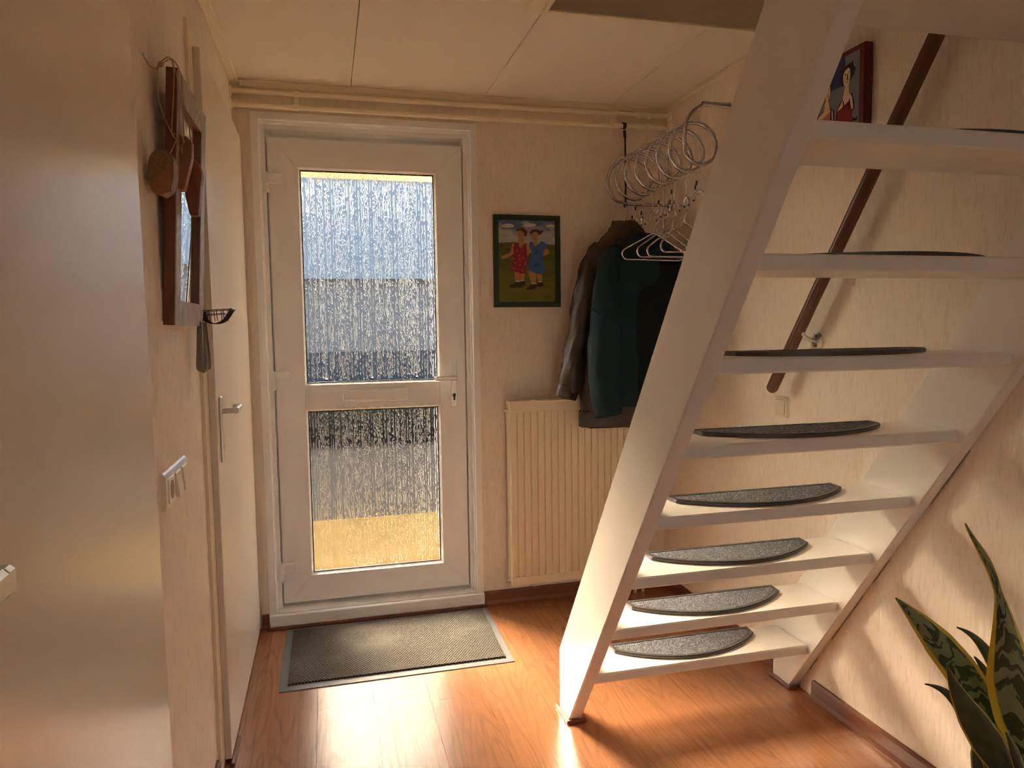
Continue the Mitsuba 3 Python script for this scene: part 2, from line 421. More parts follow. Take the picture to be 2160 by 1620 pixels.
obj('baseboard_right', cat([skirt_y(XR, -1, YR, -1.215), skirt_y(XR, -1, -1.005, -0.02)]), M_SKIRT); tag('baseboard_right', 'brown wooden baseboard along the right wall', kind='structure')
obj('baseboard_back', cat([skirt_x(FX1 + 0.002, XR), skirt_x(XL + 0.04, FX0 - 0.004)]), M_SKIRT); tag('baseboard_back', 'brown wooden baseboard along the back wall', kind='structure')
obj('baseboard_left', cat([skirt_y(XL, 1, -1.83, -1.15), box(XL + 0.031, XL + 0.046, -1.09, -0.92, 0, 0.012, 0.004)]), M_SKIRT); tag('baseboard_left', 'brown wooden baseboard on the left wall between doors', kind='structure')

# ------------------------------------------------------------------ front door
D = 'door_1'
tag(D, 'white plastic front door with two rain textured glass panes', kind='structure')
fi = 0.034
def ring(x0, x1, z0, z1, w, y0, y1, bottom=True):
    ms = [extrude(Polygon([(x0, z1), (x1, z1), (x1 - w, z1 - w), (x0 + w, z1 - w)]), y1 - y0, 'y', y0),
          extrude(Polygon([(x0, z0), (x0, z1), (x0 + w, z1 - w), (x0 + w, z0 + (w if bottom else 0))]), y1 - y0, 'y', y0),
          extrude(Polygon([(x1, z1), (x1, z0), (x1 - w, z0 + (w if bottom else 0)), (x1 - w, z1 - w)]), y1 - y0, 'y', y0)]
    if bottom:
        ms.append(extrude(Polygon([(x0, z0), (x0 + w, z0 + w), (x1 - w, z0 + w), (x1, z0)]), y1 - y0, 'y', y0))
    return ms
obj('frame', cat(ring(FX0, FX1, 0.0, FZ1, fi - 0.004, -0.008, 0.02, False) + ring(FX0, FX1, 0.0, FZ1, fi, 0.0205, 0.062, False) + ring(FX0, FX1, 0.0, FZ1, fi + 0.018, 0.0625, 0.2, False) + ring(FX0, FX1, 0.0, FZ1, fi + 0.05, 0.1415, 0.2, False)), M_UPVC, D)
LX0, LX1, LZ0, LZ1, LY = -0.231, 0.659, 0.079, 2.240, 0.080
GX0, GX1 = -0.101, 0.531
G1, G0 = (1.112, 2.111), (0.204, 0.995)
g = 0.0007
def quad_prism(P, y0, y1):
    poly = Polygon(P).buffer(-g / 2, join_style=2)
    return extrude(poly, y1 - y0, 'y', y0)
leaf = [quad_prism([(LX0, LZ1), (LX1, LZ1), (GX1, G1[1]), (GX0, G1[1])], LY, LY + 0.06),
        quad_prism([(LX0, LZ0), (LX0, LZ1), (GX0, G1[1]), (GX0, G0[0])], LY, LY + 0.06),
        quad_prism([(LX1, LZ1), (LX1, LZ0), (GX1, G0[0]), (GX1, G1[1])], LY, LY + 0.06),
        quad_prism([(LX1, LZ0), (LX0, LZ0), (GX0, G0[0]), (GX1, G0[0])], LY, LY + 0.06),
        quad_prism([(GX0, G0[1]), (GX1, G0[1]), (GX1, G1[0]), (GX0, G1[0])], LY + 0.001, LY + 0.06)]
obj('leaf', cat(leaf), M_UPVC, D)
def bead(x0, x1, z0, z1):
    out = []
    for (a, b, c, d) in [((x0, z0), (x1, z0), (x1 - .009, z0 + .009), (x0 + .009, z0 + .009)), ((x0, z1), (x1, z1), (x1 - .009, z1 - .009), (x0 + .009, z1 - .009)),
                         ((x0, z0), (x0, z1), (x0 + .009, z1 - .009), (x0 + .009, z0 + .009)), ((x1, z0), (x1, z1), (x1 - .009, z1 - .009), (x1 - .009, z0 + .009))]:
        out.append(trimesh.convex.convex_hull(np.array([[a[0], LY + .004, a[1]], [b[0], LY + .004, b[1]], [a[0], LY + .03, a[1]], [b[0], LY + .03, b[1]], [c[0], LY + .018, c[1]], [d[0], LY + .018, d[1]], [c[0], LY + .03, c[1]], [d[0], LY + .03, d[1]]])))
    return cat(out)
for z in (G1, G0):
    obj('glazing_bead', bead(GX0 - 0.001, GX1 + 0.001, z[0] - .001, z[1] + .001), M_UPVC, D)
    obj('gasket', cat(ring(GX0 + .007, GX1 - .007, z[0] + .007, z[1] - .007, 0.005, LY + .019, LY + .030)), M_BLACK, D)

# glass: a sheet that partly scatters, and its relief of runs and drops
PY = LY + 0.030
scene['m_glass_scatter'] = {'type': 'blendbsdf', 'weight': 0.14, 'a': {'type': 'thindielectric'},
                            'b': {'type': 'principledthin', 'base_color': {'type': 'rgb', 'value': [0.95, 0.97, 1.0]}, 'roughness': 0.24, 'spec_trans': 1.0, 'eta': 1.5}}
scene['m_glass'] = {'type': 'dielectric', 'int_ior': 1.5}


def drops(x0, x1, z0, z1, seed):
    r = np.random.default_rng(seed)
    V, F, nv = [], [], 0
    A = np.array([-1, -0.78, -0.42, 0, 0.42, 0.78, 1.0]); na = len(A)
    x = x0 + 0.002
    while x < x1 - 0.003:
        w = r.uniform(0.0022, 0.0052)
        z = z0 + r.uniform(0, 0.03)
        while z < z1 - 0.006:
            dense = 0.5 + 0.5 * math.sin(x * 50 + 3 * math.sin(z * 9 + x * 20)) * math.sin(z * 14 + 2.0)
            L = r.uniform(0.006, 0.018) if r.random() < 0.30 + 0.35 * dense else r.uniform(0.03, 0.13)
            L = min(L, z1 - 0.003 - z)
            if L < 0.005: break
            ns = max(4, int(L / 0.010) + 3)
            s = np.linspace(0, 1, ns)
            e = np.minimum(1, np.sqrt(np.clip(np.minimum(s, 1 - s) * L / (w * 0.55), 0, 1)))
            wig = np.cumsum(r.normal(0, 0.0005, ns)); wig -= wig.mean()
            wd = 0.5 * w * e * (1 + r.normal(0, 0.10, ns))
            hh = np.maximum(0.25 * w * e, 1e-5)
            cx = x + w / 2 + wig
            P = np.zeros((ns, na + 1, 3))
            P[:, :na, 0] = cx[:, None] + wd[:, None] * A
            P[:, :na, 1] = PY - 0.0006 - hh[:, None] * np.sqrt(np.maximum(1 - A ** 2, 0))
            P[:, :, 2] = (z + s * L)[:, None]
            P[:, na, 0] = cx; P[:, na, 1] = PY - 0.0005
            n1 = na + 1
            for i in range(ns - 1):
                for j in range(n1):
                    k = (j + 1) % n1
                    a, b, c, d = nv + i * n1 + j, nv + i * n1 + k, nv + (i + 1) * n1 + k, nv + (i + 1) * n1 + j
                    F += [[a, b, c], [a, c, d]]
            V.append(P.reshape(-1, 3)); nv += ns * n1
            z += L + r.uniform(0.002, 0.02)
        x += w + (r.uniform(0.0004, 0.002) if r.random() < 0.75 else r.uniform(0.004, 0.010))
    return trimesh.Trimesh(np.concatenate(V), np.array(F), process=False)


for k, z in enumerate((G1, G0)):
    a, b, z0, z1 = GX0 + .004, GX1 - .004, z[0] + .004, z[1] - .004
    p = obj('glass_pane', trimesh.Trimesh([[a, PY, z0], [b, PY, z0], [b, PY, z1], [a, PY, z1]], [[0, 1, 2], [0, 2, 3]]), 'm_glass_scatter', D)
    m = drops(a + .006, b - .006, z0 + .006, z1 - .006, 11 + k)
    kk = obj('rain_relief', m, 'm_glass', p, True)
    labels[kk] = {'label': 'relief of glass runs and drops', 'kind': 'stuff'}

# letter flap, handle, hinges, threshold
obj('letter_flap', cat([box(0.068, 0.374, LY - 0.012, LY + 0.001, 1.027, 1.086, 0.004), box(0.074, 0.368, LY - 0.015, LY - 0.011, 1.034, 1.080, 0.002)]), M_UPVC, D)
hp = obj('handle', cat([box(0.586, 0.617, LY - 0.007, LY + .0005, 0.984, 1.220, 0.003), cyl((0.602, LY - .005, 1.129), (0.602, LY - .052, 1.129), 0.0095),
                   box(0.500, 0.612, LY - 0.062, LY - 0.046, 1.1185, 1.1395, 0.006)]), M_ALU, D)
obj('keyhole', cat([cyl((0.6015, LY - .0075, 1.043), (0.6015, LY - .005, 1.043), 0.0085), box(0.597, 0.606, LY - .0078, LY - .005, 1.018, 1.042)]), M_BLACK, hp)
for zz in (1.206, 1.108, 0.997):
    obj('screw', cyl((0.6015, LY - .0078, zz), (0.6015, LY - .006, zz), 0.0042, 10), M_STEEL, hp)
for zc in (2.056, 1.158, 0.251):
    h = obj('hinge', cat([box(-0.236, -0.168, LY - 0.020, LY + .0005, zc - 0.024, zc + 0.024, 0.003), cyl((-0.239, LY - .012, zc - 0.024), (-0.239, LY - .012, zc + 0.024), 0.0125, 14)]), M_UPVC, D)
    obj('pin', cat([cyl((-0.239, LY - .012, zc - 0.064), (-0.239, LY - .012, zc - 0.027), 0.0115, 14), cyl((-0.239, LY - .012, zc - 0.027), (-0.239, LY - .012, zc - 0.024), 0.008, 12)]), M_UPVC, h)
obj('threshold', cat([box(FX0 + .035, FX1 - .035, -0.012, 0.16, 0.0, 0.062, 0.004), box(FX0 + .035, FX1 - .035, 0.1415, 0.16, 0.06, 0.11), box(FX0, FX1, -0.034, -0.0085, 0.012, 0.066, 0.004)]), M_UPVC, D)
obj('sill_trim', box(FX0 - 0.012, FX1 + 0.012, -0.046, -0.034, 0, 0.014, 0.004), M_SKIRT, D)
obj('sill_rail', box(FX0 + .036, FX1 - .036, -0.012, -0.004, 0.0622, 0.0675, 0.001), M_ALU, D)

# ------------------------------------------------------------------ closet door (door_2) and near door (door_3) in the left wall
DX = -0.333
D2 = 'door_2'
tag(D2, 'cream closet door in the left wall beside front door', kind='structure')
obj('frame', cat([box(XL, XL + 0.012, -1.125, -0.95, 0, 2.262, 0.002), box(XL, XL + 0.012, -0.95, 0.0, 2.20, 2.262, 0.002), box(XL, XL + 0.012, -0.03, -0.0, 0, 2.2, 0.002)]), M_TRIM, D2)
obj('leaf', box(XL + 0.012, DX, -1.058, -0.022, 0.010, 2.207, 0.0025), M_LACQ, D2)
def lever_handle(parent, xf, yp, zp, zt, zb, ydir, zl):
    ob = obj('handle', cat([box(xf, xf + 0.008, yp - 0.019, yp + 0.019, zb, zt, 0.003), cyl((xf + .006, yp, zl), (xf + .05, yp, zl), 0.009),
                       box(xf + 0.040, xf + 0.056, min(yp - 0.008 * ydir, yp + 0.115 * ydir), max(yp - 0.008 * ydir, yp + 0.115 * ydir), zl - 0.010, zl + 0.010, 0.004),
                       box(xf + 0.025, xf + 0.056, min(yp + 0.100 * ydir, yp + 0.119 * ydir), max(yp + 0.100 * ydir, yp + 0.119 * ydir), zl - 0.010, zl + 0.010, 0.004)]), M_ALU, parent)
    obj('keyhole', cat([cyl((xf + .0078, yp, zb + .05), (xf + .0085, yp, zb + .05), 0.004, 10), box(xf + .0078, xf + .0085, yp - .0015, yp + .0015, zb + .036, zb + .05)]), M_BLACK, ob)
lever_handle(D2, DX, -0.985, 0, 1.165, 0.955, 1, 1.118)
D3 = 'door_3'
tag(D3, 'plain cream flush door at the left edge nearest the viewer', kind='structure')
d3 = rot_about(box(XL + 0.004, DX, -2.90, -1.885, 0.012, 2.215, 0.0025), math.radians(1.4), [1, 0, 0], [DX, -1.885, 1.28])
obj('leaf', d3, M_LACQ, D3)
hy = -2.800
obj('handle', cat([box(DX, DX + 0.008, hy - .02, hy + .02, 0.98, 1.21, 0.003), cyl((DX + .006, hy, 1.150), (DX + .05, hy, 1.150), 0.009), box(DX + .04, DX + .056, hy - .01, hy + .115, 1.136, 1.164, 0.005), box(DX + .022, DX + .056, hy + .097, hy + .117, 1.136, 1.164, .004)]), M_ALU, D3)
obj('hinge', box(XL, XL + 0.020, -1.872, -1.846, 1.835, 1.925, 0.001), M_STEEL, D3)

# ------------------------------------------------------------------ staircase
S = 'staircase'
tag(S, 'open white painted wooden staircase rising along the right wall', 'staircase')
RISE, GO, TH = 0.2166, 0.152, 0.034
SLOPE = RISE / GO
SX0, SX1 = 0.775, 0.821          # left stringer
def near_y(z): return -1.124 - z / SLOPE
def far_y(z): return -1.024 - (z - 0.222) / SLOPE
ZT = 2.75
prof = Polygon([(-1.124, 0.0), (-1.024, 0.0), (-1.024, 0.222), (far_y(ZT), ZT), (near_y(ZT), ZT)])
def stringer(x0, x1):
    c = 0.004
    pin = prof.buffer(-c, join_style=2)
    a, b = np.array(prof.exterior.coords)[:-1], np.array(pin.exterior.coords)[:-1]
    pts = []
    for pl, xs in ((a, (x0 + c, x1 - c)), (b, (x0, x1))):
        for x in xs:
            pts += [(x, q[0], q[1]) for q in pl]
    return trimesh.convex.convex_hull(np.array(pts))
obj('stringer', stringer(SX0, SX1), M_STAIR, S, label='free left stringer standing in the hall')
obj('stringer', stringer(1.650, XR - 0.0035), M_STAIR, S, label='right stringer fixed against the wall')
for k in range(1, 12):
    z = RISE * k - 0.0065
    y1 = -1.036 - GO * (k - 1)
    obj('tread', box(SX1 - 0.0005, 1.6505, y1 - 0.194, y1, z - TH, z, 0.004), M_STAIR, S)
# little moulding at the feet
def foot(x0, x1):
    return cat([box(x0 - 0.013, x0, -1.145, -1.015, 0, 0.013, 0.004), box(x0 - 0.013, x1 + 0.012, -1.148, -1.135, 0, 0.013, 0.004)])
for za_, zb_ in ((.10, .16), (.26, .47), (.53, .63), (.84, 1.02)):
    obj('caulk_crack', tube(np.array([(XR - .0036, near_y(z_) - .0010 - .0006 * math.sin(z_ * 90), z_) for z_ in np.linspace(za_, zb_, 14)]), .0007, 5), M_BLACK, S, label='dark crack along the wall')
obj('foot_moulding', foot(SX0, SX1), M_SKIRT, S)
obj('foot_moulding', foot(1.650, 1.675), M_SKIRT, S)

# stair mats
def mat_outline(grow=0.0):
    w2, d = 0.285, 0.168
    pts = [(-w2, 0), (w2, 0), (w2 - 0.006, -0.055)]
    th = np.linspace(0, 1, 25)
    arc = [((w2 - 0.006) * (1 - 2 * t), -0.055 - (d - 0.055) * (1 - (2 * t - 1) ** 2) ** 0.9) for t in th[1:]]
    p = Polygon(pts + arc).buffer(grow, join_style=1)
    return p
rub_poly = mat_outline().difference(mat_outline(-0.016))
outer_m = cat([extrude(rub_poly, 0.0085, 'z', 0.0), extrude(mat_outline(-0.003).difference(mat_outline(-0.014)), 0.0025, 'z', 0.0085), extrude(mat_outline(-0.015), 0.004, 'z', 0.0)])
inner_m = extrude(mat_outline(-0.0165), 0.0085, 'z', 0.0015)
ply_r, ply_c = mikit.ply(outer_m, M_RUBBER), mikit.ply(inner_m, M_CARPET)
ORD = ['lowest', 'second', 'third', 'fourth', 'fifth', 'sixth', 'seventh', 'eighth']
for k in range(1, 9):
    key = 'stair_mat' if k == 1 else 'stair_mat_%03d' % (k - 1)
    z = RISE * k - 0.0065 + 0.0003
    jx, jr = rng.normal(0, 0.002), rng.normal(0, 0.3)
    if k == 8: jx = 0.055
    if k == 7: jx = 0.02
    Tm = T4().translate([1.236 + jx, -1.040 - GO * (k - 1) - 0.004, z]).rotate([0, 0, 1], float(jr))
    scene[key + '__rubber_border'] = {**ply_r, 'to_world': Tm}
    scene[key + '__carpet_inset'] = {**ply_c, 'to_world': Tm}
    tag(key, 'grey half round stair mat on the %s tread from the floor' % ORD[k - 1], 'stair mat', 'half round stair mats')

# ------------------------------------------------------------------ handrail
HR = 'handrail'
tag(HR, 'round dark brown wooden handrail on the right wall', 'handrail')
ra, rb = np.array([1.632, -1.022, 1.130]), np.array([1.632, -2.03, 2.555])
rd = (rb - ra) / np.linalg.norm(rb - ra)
rr = 0.0215
pts = [ra - rd * (rr * math.sin(a)) for a in np.linspace(math.pi / 2, 0, 6)] + [ra + (rb - ra) * t for t in np.linspace(0.1, 1, 6)]
rad = [max(rr * math.cos(a), 0.002) for a in np.linspace(math.pi / 2, 0, 6)] + [rr] * 6
obj('rail', tube(pts, rad, 20), M_RAIL, HR, True)
bp = ra + rd * 0.292
bk = obj('bracket', cat([tube(spline([bp + [0, 0, -0.022], bp + [0.010, 0, -0.042], bp + [0.032, -0.004, -0.056], [XR - 0.006, bp[1] - 0.006, bp[2] - 0.060]], 16), 0.0065, 10),
                         lathe([(0, 0), (0.030, 0), (0.030, 0.003), (0.026, 0.006), (0.010, 0.008), (0.0, 0.009)], (XR, bp[1] - 0.006, bp[2] - 0.060), '-x', 24)]), M_ALU, HR, 40)
sad = box(-0.013, 0.013, -0.027, 0.027, -0.005, 0.005, 0.002)
sad.apply_transform(trimesh.transformations.rotation_matrix(math.atan2(rd[2], -rd[1]) * -1.0, [1, 0, 0])); sad.apply_translation(bp + np.array([0.0, 0.004, -0.024]))
obj('saddle', sad, M_ALU, bk)
for dz in (-0.018, 0.018):
    obj('screw', cyl((XR - .0075, bp[1] - 0.006, bp[2] - 0.060 + dz), (XR - .004, bp[1] - 0.006, bp[2] - 0.060 + dz), 0.004, 10), M_BLACK, bk)

# light switch on the right wall
LS = 'light_switch'
tag(LS, 'single cream light switch below the lower end of the handrail', 'light switch')
yc, zc = -1.000, 1.052
obj('plate', bevel_plate(rounded_rect(yc - 0.041, yc + 0.041, zc - 0.041, zc + 0.041, 0.010), 0.010, 0.006, 'x', XR, -1), M_SWITCH, LS, 40)
rk = box(-0.0035, 0.004, -0.0275, 0.0275, -0.0275, 0.0275, 0.0015); rk.apply_transform(trimesh.transformations.rotation_matrix(math.radians(4), [0, 1, 0])); rk.apply_translation([XR - 0.0105, yc, zc])
obj('rocker', rk, M_SWITCH, LS)
obj('gap', box(XR - 0.0104, XR - 0.006, yc - 0.0285, yc + 0.0285, zc - 0.0285, zc + 0.0285), M_SWITCHDK, LS)

# triple socket plate on the left wall
SK = 'socket_panel'
tag(SK, 'silver trimmed triple plate with one socket and two switches', 'wall socket')
y0, y1, z0, z1 = -1.700, -1.448, 0.972, 1.056
xf = XL
plate = extrude(Polygon([(0, z0), (0.008, z0), (0.014, z0 + 0.010), (0.014, z1 - 0.010), (0.008, z1), (0, z1)]).buffer(0), 0.0, 'y', 0) if False else None
pp = Polygon([(XL, z0), (XL + .008, z0), (XL + .013, z0 + .008), (XL + .013, z1 - .010), (XL + .010, z1 - .003), (XL + .006, z1), (XL, z1)])
obj('plate', extrude(pp, y1 - y0, 'y', y0), M_SWITCH, SK)
obj('top_edge', extrude(Polygon([(XL + .0132, z1 - .012), (XL + .0142, z1 - .010), (XL + .011, z1 - .002), (XL + .006, z1 + .001), (XL + .005, z1 + .0002), (XL + .010, z1 - .0032)]), y1 - y0, 'y', y0), M_STEEL, SK)
obj('socket', cat([bevel_plate(rounded_rect(y0 + .018, y0 + .080, z0 + .012, z1 - .014, .004), .003, .001, 'x', XL + .0130, 1)]), M_SWITCH, SK)
obj('socket_recess', lathe([(0, 0), (0.021, 0), (0.021, 0.0006), (0, 0.0006)], (XL + .016, y0 + .049, (z0 + z1) / 2 - .001), 'x', 28), M_SWITCHDK, SK + '__socket')
for k in (1, 2):
    a = y0 + .018 + .0755 * k
    rk = box(-0.004, 0.004, -0.029, 0.029, -0.029, 0.029, 0.002); rk.apply_transform(trimesh.transformations.rotation_matrix(math.radians(-5), [0, 1, 0])); rk.apply_translation([XL + .0165, a + .029, (z0 + z1) / 2 - .001])
    obj('rocker', rk, M_SWITCH, SK)

# ------------------------------------------------------------------ radiator
R = 'radiator'
tag(R, 'cream ribbed panel radiator on the back wall', 'radiator')
rx0, rx1, rz0, rz1, ry = 0.838, 1.56, 0.112, 1.018, -0.098
pit = 0.0345
xs = [rx0 + 0.022]
pro = [(rx0, ry + .012), (rx0, ry + 0.004), (rx0 + .004, ry), (rx0 + .022, ry)]
x = rx0 + .024
while x + pit < rx1 - 0.018:
    pro += [(x, ry), (x + .0025, ry + .013), (x + .0105, ry + .013), (x + .013, ry), (x + pit - .001, ry)]
    x += pit
pro += [(rx1 - .004, ry), (rx1, ry + .004), (rx1, ry + .012)]
outer = pro + [(rx1 - .002, ry + .018), (rx0 + .002, ry + .018)]
obj('panel', extrude(Polygon(outer), rz1 - rz0 - 0.10, 'z', rz0 + .045), M_RAD, R)
flat = lambda za, zb: box(rx0, rx1, ry, ry + 0.018, za, zb, 0.003)
obj('end_band', flat(rz1 - .0555, rz1 - .004), M_RAD, R)
obj('end_band', flat(rz0, rz0 + .0455), M_RAD, R)
obj('casing', cat([box(rx0 - .001, rx0 + .001, ry + .012, -0.026, rz0 + .02, rz1 - .004), box(rx1 - .001, rx1 + .001, ry + .012, -0.026, rz0 + .02, rz1 - .004), box(rx0, rx1, -0.042, -0.026, rz0 + .01, rz1 - .01, .002)]), M_RAD, R)
obj('top_grille', cat([box(rx0 - .002, rx1 + .002, ry - .002, ry + .008, rz1 - .008, rz1, .002), box(rx0 - .002, rx1 + .002, -0.032, -0.024, rz1 - .008, rz1, .002)] +
    [box(rx0 + .012 + k * .012, rx0 + .0165 + k * .012, ry + .006, -.03, rz1 - .006, rz1 - .003) for k in range(int((rx1 - rx0 - .02) / .012))]), M_RAD, R)
obj('bracket', cat([box(rx0 + .10, rx0 + .125, ry - .003, ry + .012, rz1 - .004, rz1 + .006, .002)]), M_RAD, R)
obj('bleed_valve', cat([cyl((rx0 - .001, -.06, rz1 - .045), (rx0 - .014, -.06, rz1 - .045), .008, 12), cyl((rx0 - .013, -.06, rz1 - .045), (rx0 - .018, -.06, rz1 - .045), .0105, 6)]), M_ALU, R)
obj('drain_plug', cat([cyl((rx0 - .001, -.06, rz0 + .02), (rx0 - .014, -.06, rz0 + .02), .008, 12), cyl((rx0 - .013, -.06, rz0 + .02), (rx0 - .018, -.06, rz0 + .02), .0105, 6)]), M_ALU, R)
obj('bracket_clip', cat([box(rx0 + .10, rx0 + .125, ry - .001, ry + .03, rz0 - .010, rz0 + .001, .002)]), M_ALU, R)
for xx in (1.500, 1.545):
    obj('supply_pipe', cyl((xx, -0.06, 0.0), (xx, -0.06, rz0 + .005), 0.0085, 14), M_PIPE, R)

# ------------------------------------------------------------------ heating pipes under the ceiling
PR = 0.0105
for i, (z, nm) in enumerate(((2.398, 'upper'), (2.340, 'lower'))):
    key = 'heating_pipe' if i == 0 else 'heating_pipe_001'
    pa = [(XL, -0.040, z), (0.7, -0.040, z + .002), (XR, -0.040, z + .010)]
    obj('tube', tube(np.array(pa), PR, 14), M_PIPE, key, True)
    for xc in (1.530, 1.580):
        zz = z + .0085
        obj('coupling', cat([lathe([(0, -.012), (.0155, -.012), (.0165, -.009), (.0165, .009), (.0155, .012), (0, .012)], (xc, -.04, zz), 'x', 16)]), M_PIPE, key, 40)
    obj('coupling', lathe([(0, -.006), (.0135, -.006), (.0135, .006), (0, .006)], (1.555, -.04, z + .0085), 'x', 16), M_PIPE, key, 40)
    obj('wall_rosette', lathe([(0, 0), (.024, 0), (.022, .006), (.012, .010), (0, .010)], (XL, -.04, z), 'x', 20), M_PIPE, key, 40)
    obj('wall_rosette', lathe([(0, 0), (.028, 0), (.026, .008), (.012, .014), (0, .014)], (XR, -.04, z + .010), '-x', 20), M_PIPE, key, 40)
    tag(key, 'painted cream heating pipe above the front door, %s of the two' % nm, 'pipe', 'heating pipes below the ceiling')
for i, xc in enumerate((-0.095, 1.405)):
    key = 'pipe_bracket' if i == 0 else 'pipe_bracket_001'
    za, zb = (2.3985, 2.3415) if i == 0 else (2.4065, 2.3495)
    ms = [box(xc - .011, xc + .011, -.030, 0, zb - .004, za + .004, .002)]
    for z in (za, zb):
        ms.append(lathe([(PR + .0003, -.012), (PR + .0035, -.012), (PR + .0035, .012), (PR + .0003, .012), (PR + .0003, -.012)], (xc, -.04, z), 'x', 16))
    obj('saddle', cat(ms), M_PIPE, key)
    tag(key, ['cream double pipe bracket above the left part of front door', 'cream double pipe bracket near the right corner'][i], 'pipe bracket')

# ------------------------------------------------------------------ coat rack: a chrome coil
CR = 'coat_rack'
tag(CR, 'chrome spiral coat rack hanging in the corner beside stairs', 'coat rack')
NT = 7.30
def coil_c(t): return np.array([1.448 - 0.034 * t / 7, -0.060 - 0.113 * t, 2.071])
def coil_r(t): return 0.104 - 0.0195 * min(t, 7.4) / 7.4
ts = np.linspace(0, NT, 300)
cp = [coil_c(t) + coil_r(t) * np.array([math.cos(-math.pi / 2 - 2 * math.pi * t), 0, math.sin(-math.pi / 2 - 2 * math.pi * t)]) for t in ts]
ROD_Z = cp[0][2]
start = [np.array([XR - .004 - s * (XR - .004 - cp[0][0]), -0.060 + 0.0, ROD_Z]) for s in np.linspace(0, 0.93, 8)]
e0, e1 = cp[-1], cp[-1] - cp[-2]
tail = spline([cp[-8], cp[-1], cp[-1] + np.array([0.030, -.008, .074]), cp[-1] + np.array([.085, -.016, .098]), [cp[-1][0] + .16, cp[-1][1] - .02, cp[-1][2] + .099], [XR - .004, cp[-1][1] - .025, cp[-1][2] + .099]], 40)
tail = [q for q in tail if True][6:]
obj('coil', tube(np.array(start + cp[3:-6] + list(tail)), 0.0073, 12), M_CHROME, CR, True)
obj('hanger_rod', cat([cyl((1.450, -.060, ROD_Z - .01), (1.450, -.054, 2.318), 0.0045, 10), box(1.443, 1.457, -.068, -.046, ROD_Z - .014, ROD_Z + .014, .003)]), M_BLACK, CR, label='thin dark rod up to the pipe')
obj('rod_clamp', cat([cyl((1.450, -.054, 2.290), (1.450, -.046, 2.324), .0075, 10), lathe([(PR + .0012, -.008), (PR + .005, -.008), (PR + .005, .008), (PR + .0012, .008), (PR + .0012, -.008)], (1.450, -.040, 2.349), 'x', 14)]), M_BLACK, CR)
obj('wall_flange', lathe([(0, 0), (.033, 0), (.031, .004), (.012, .007), (.010, .016), (0, .016)], (XR, -.060, ROD_Z), '-x', 28), M_CHROME, CR, 40)
te = tail[-1]
sl0 = np.array([1.395, te[1] + .006, te[2]])
obj('sleeve', cyl(sl0, (1.510, te[1] + .004, te[2]), 0.0095, 14), M_CHROME, CR, True)
obj('wall_flange', lathe([(0, 0), (.033, 0), (.031, .004), (.012, .007), (.010, .016), (0, .016)], te + np.array([.004, 0, 0]), '-x', 28), M_CHROME, CR, 40)

# hooks hanging from the turns of the coil
hook_pos = []
HLAB = ['farthest of the row', 'second from the back wall', 'third from the back wall', 'fourth from the back wall', 'fourth from the viewer', 'third from the viewer', 'second from the viewer', 'nearest the viewer']
for k in range(8):
    t = k + 0.02 if k < 7 else 7.0
    if k == 0: t = 0.10
    c = coil_c(t); b = coil_c(round(t)) + np.array([0, 0, -coil_r(t)]); b[1] = c[1]
    key = 'coat_hook' if k == 0 else 'coat_hook_%03d' % k
    a = rng.uniform(0, 2 * math.pi) if k not in (0, 2, 4) else [0.3, 0, 3.1, 0, 0.0][k]
    u = np.array([math.cos(a), math.sin(a), 0])
    loop = [b + np.array([0, .010 * math.cos(s), .010 * math.sin(s)]) for s in np.linspace(math.pi * 0.75, -math.pi / 2, 12)]
    zt = b[2] - .010
    drop = zt - 0.078
    up = [np.array([b[0], b[1], zt - .078 * s]) for s in (0.1, .5, 1.0)]
    j1 = [np.array([b[0], b[1], drop]) + u * (.019 - .019 * math.cos(s)) + np.array([0, 0, -.019 * math.sin(s)]) for s in np.linspace(.3, math.pi, 10)]
    j1.append(j1[-1] + np.array([0, 0, .020]))
    wire = np.array(loop + up + j1)
    w2 = np.array([b[0], b[1], drop - 0.004]) 
    j2 = [w2 + np.array([-u[1], u[0], 0]) * (.022 * s) + np.array([0, 0, -.018 - .026 * s ** 4 + .016 * (1 - abs(s))]) for s in np.linspace(-1, 1, 13)]
    obj('wire', cat([tube(wire, 0.0024, 7), tube(np.array(j2), 0.0036, 8)]), M_CHROME, key, True)
    e = j1[-1]
    obj('cap', cyl(e - [0, 0, .003], e + [0, 0, .014], .0042, 10), M_BLACK, key)
    for q_ in (j2[0], j2[-1]): obj('cap', cyl(q_ + [0, 0, .003], q_ - [0, 0, .003], .0045, 10), M_BLACK, key)
    hook_pos.append(w2 + [0, 0, -.0])
    tag(key, 'chrome hook with black caps on the spiral rack, ' + HLAB[k], 'coat hook', 'hooks on the spiral coat rack')


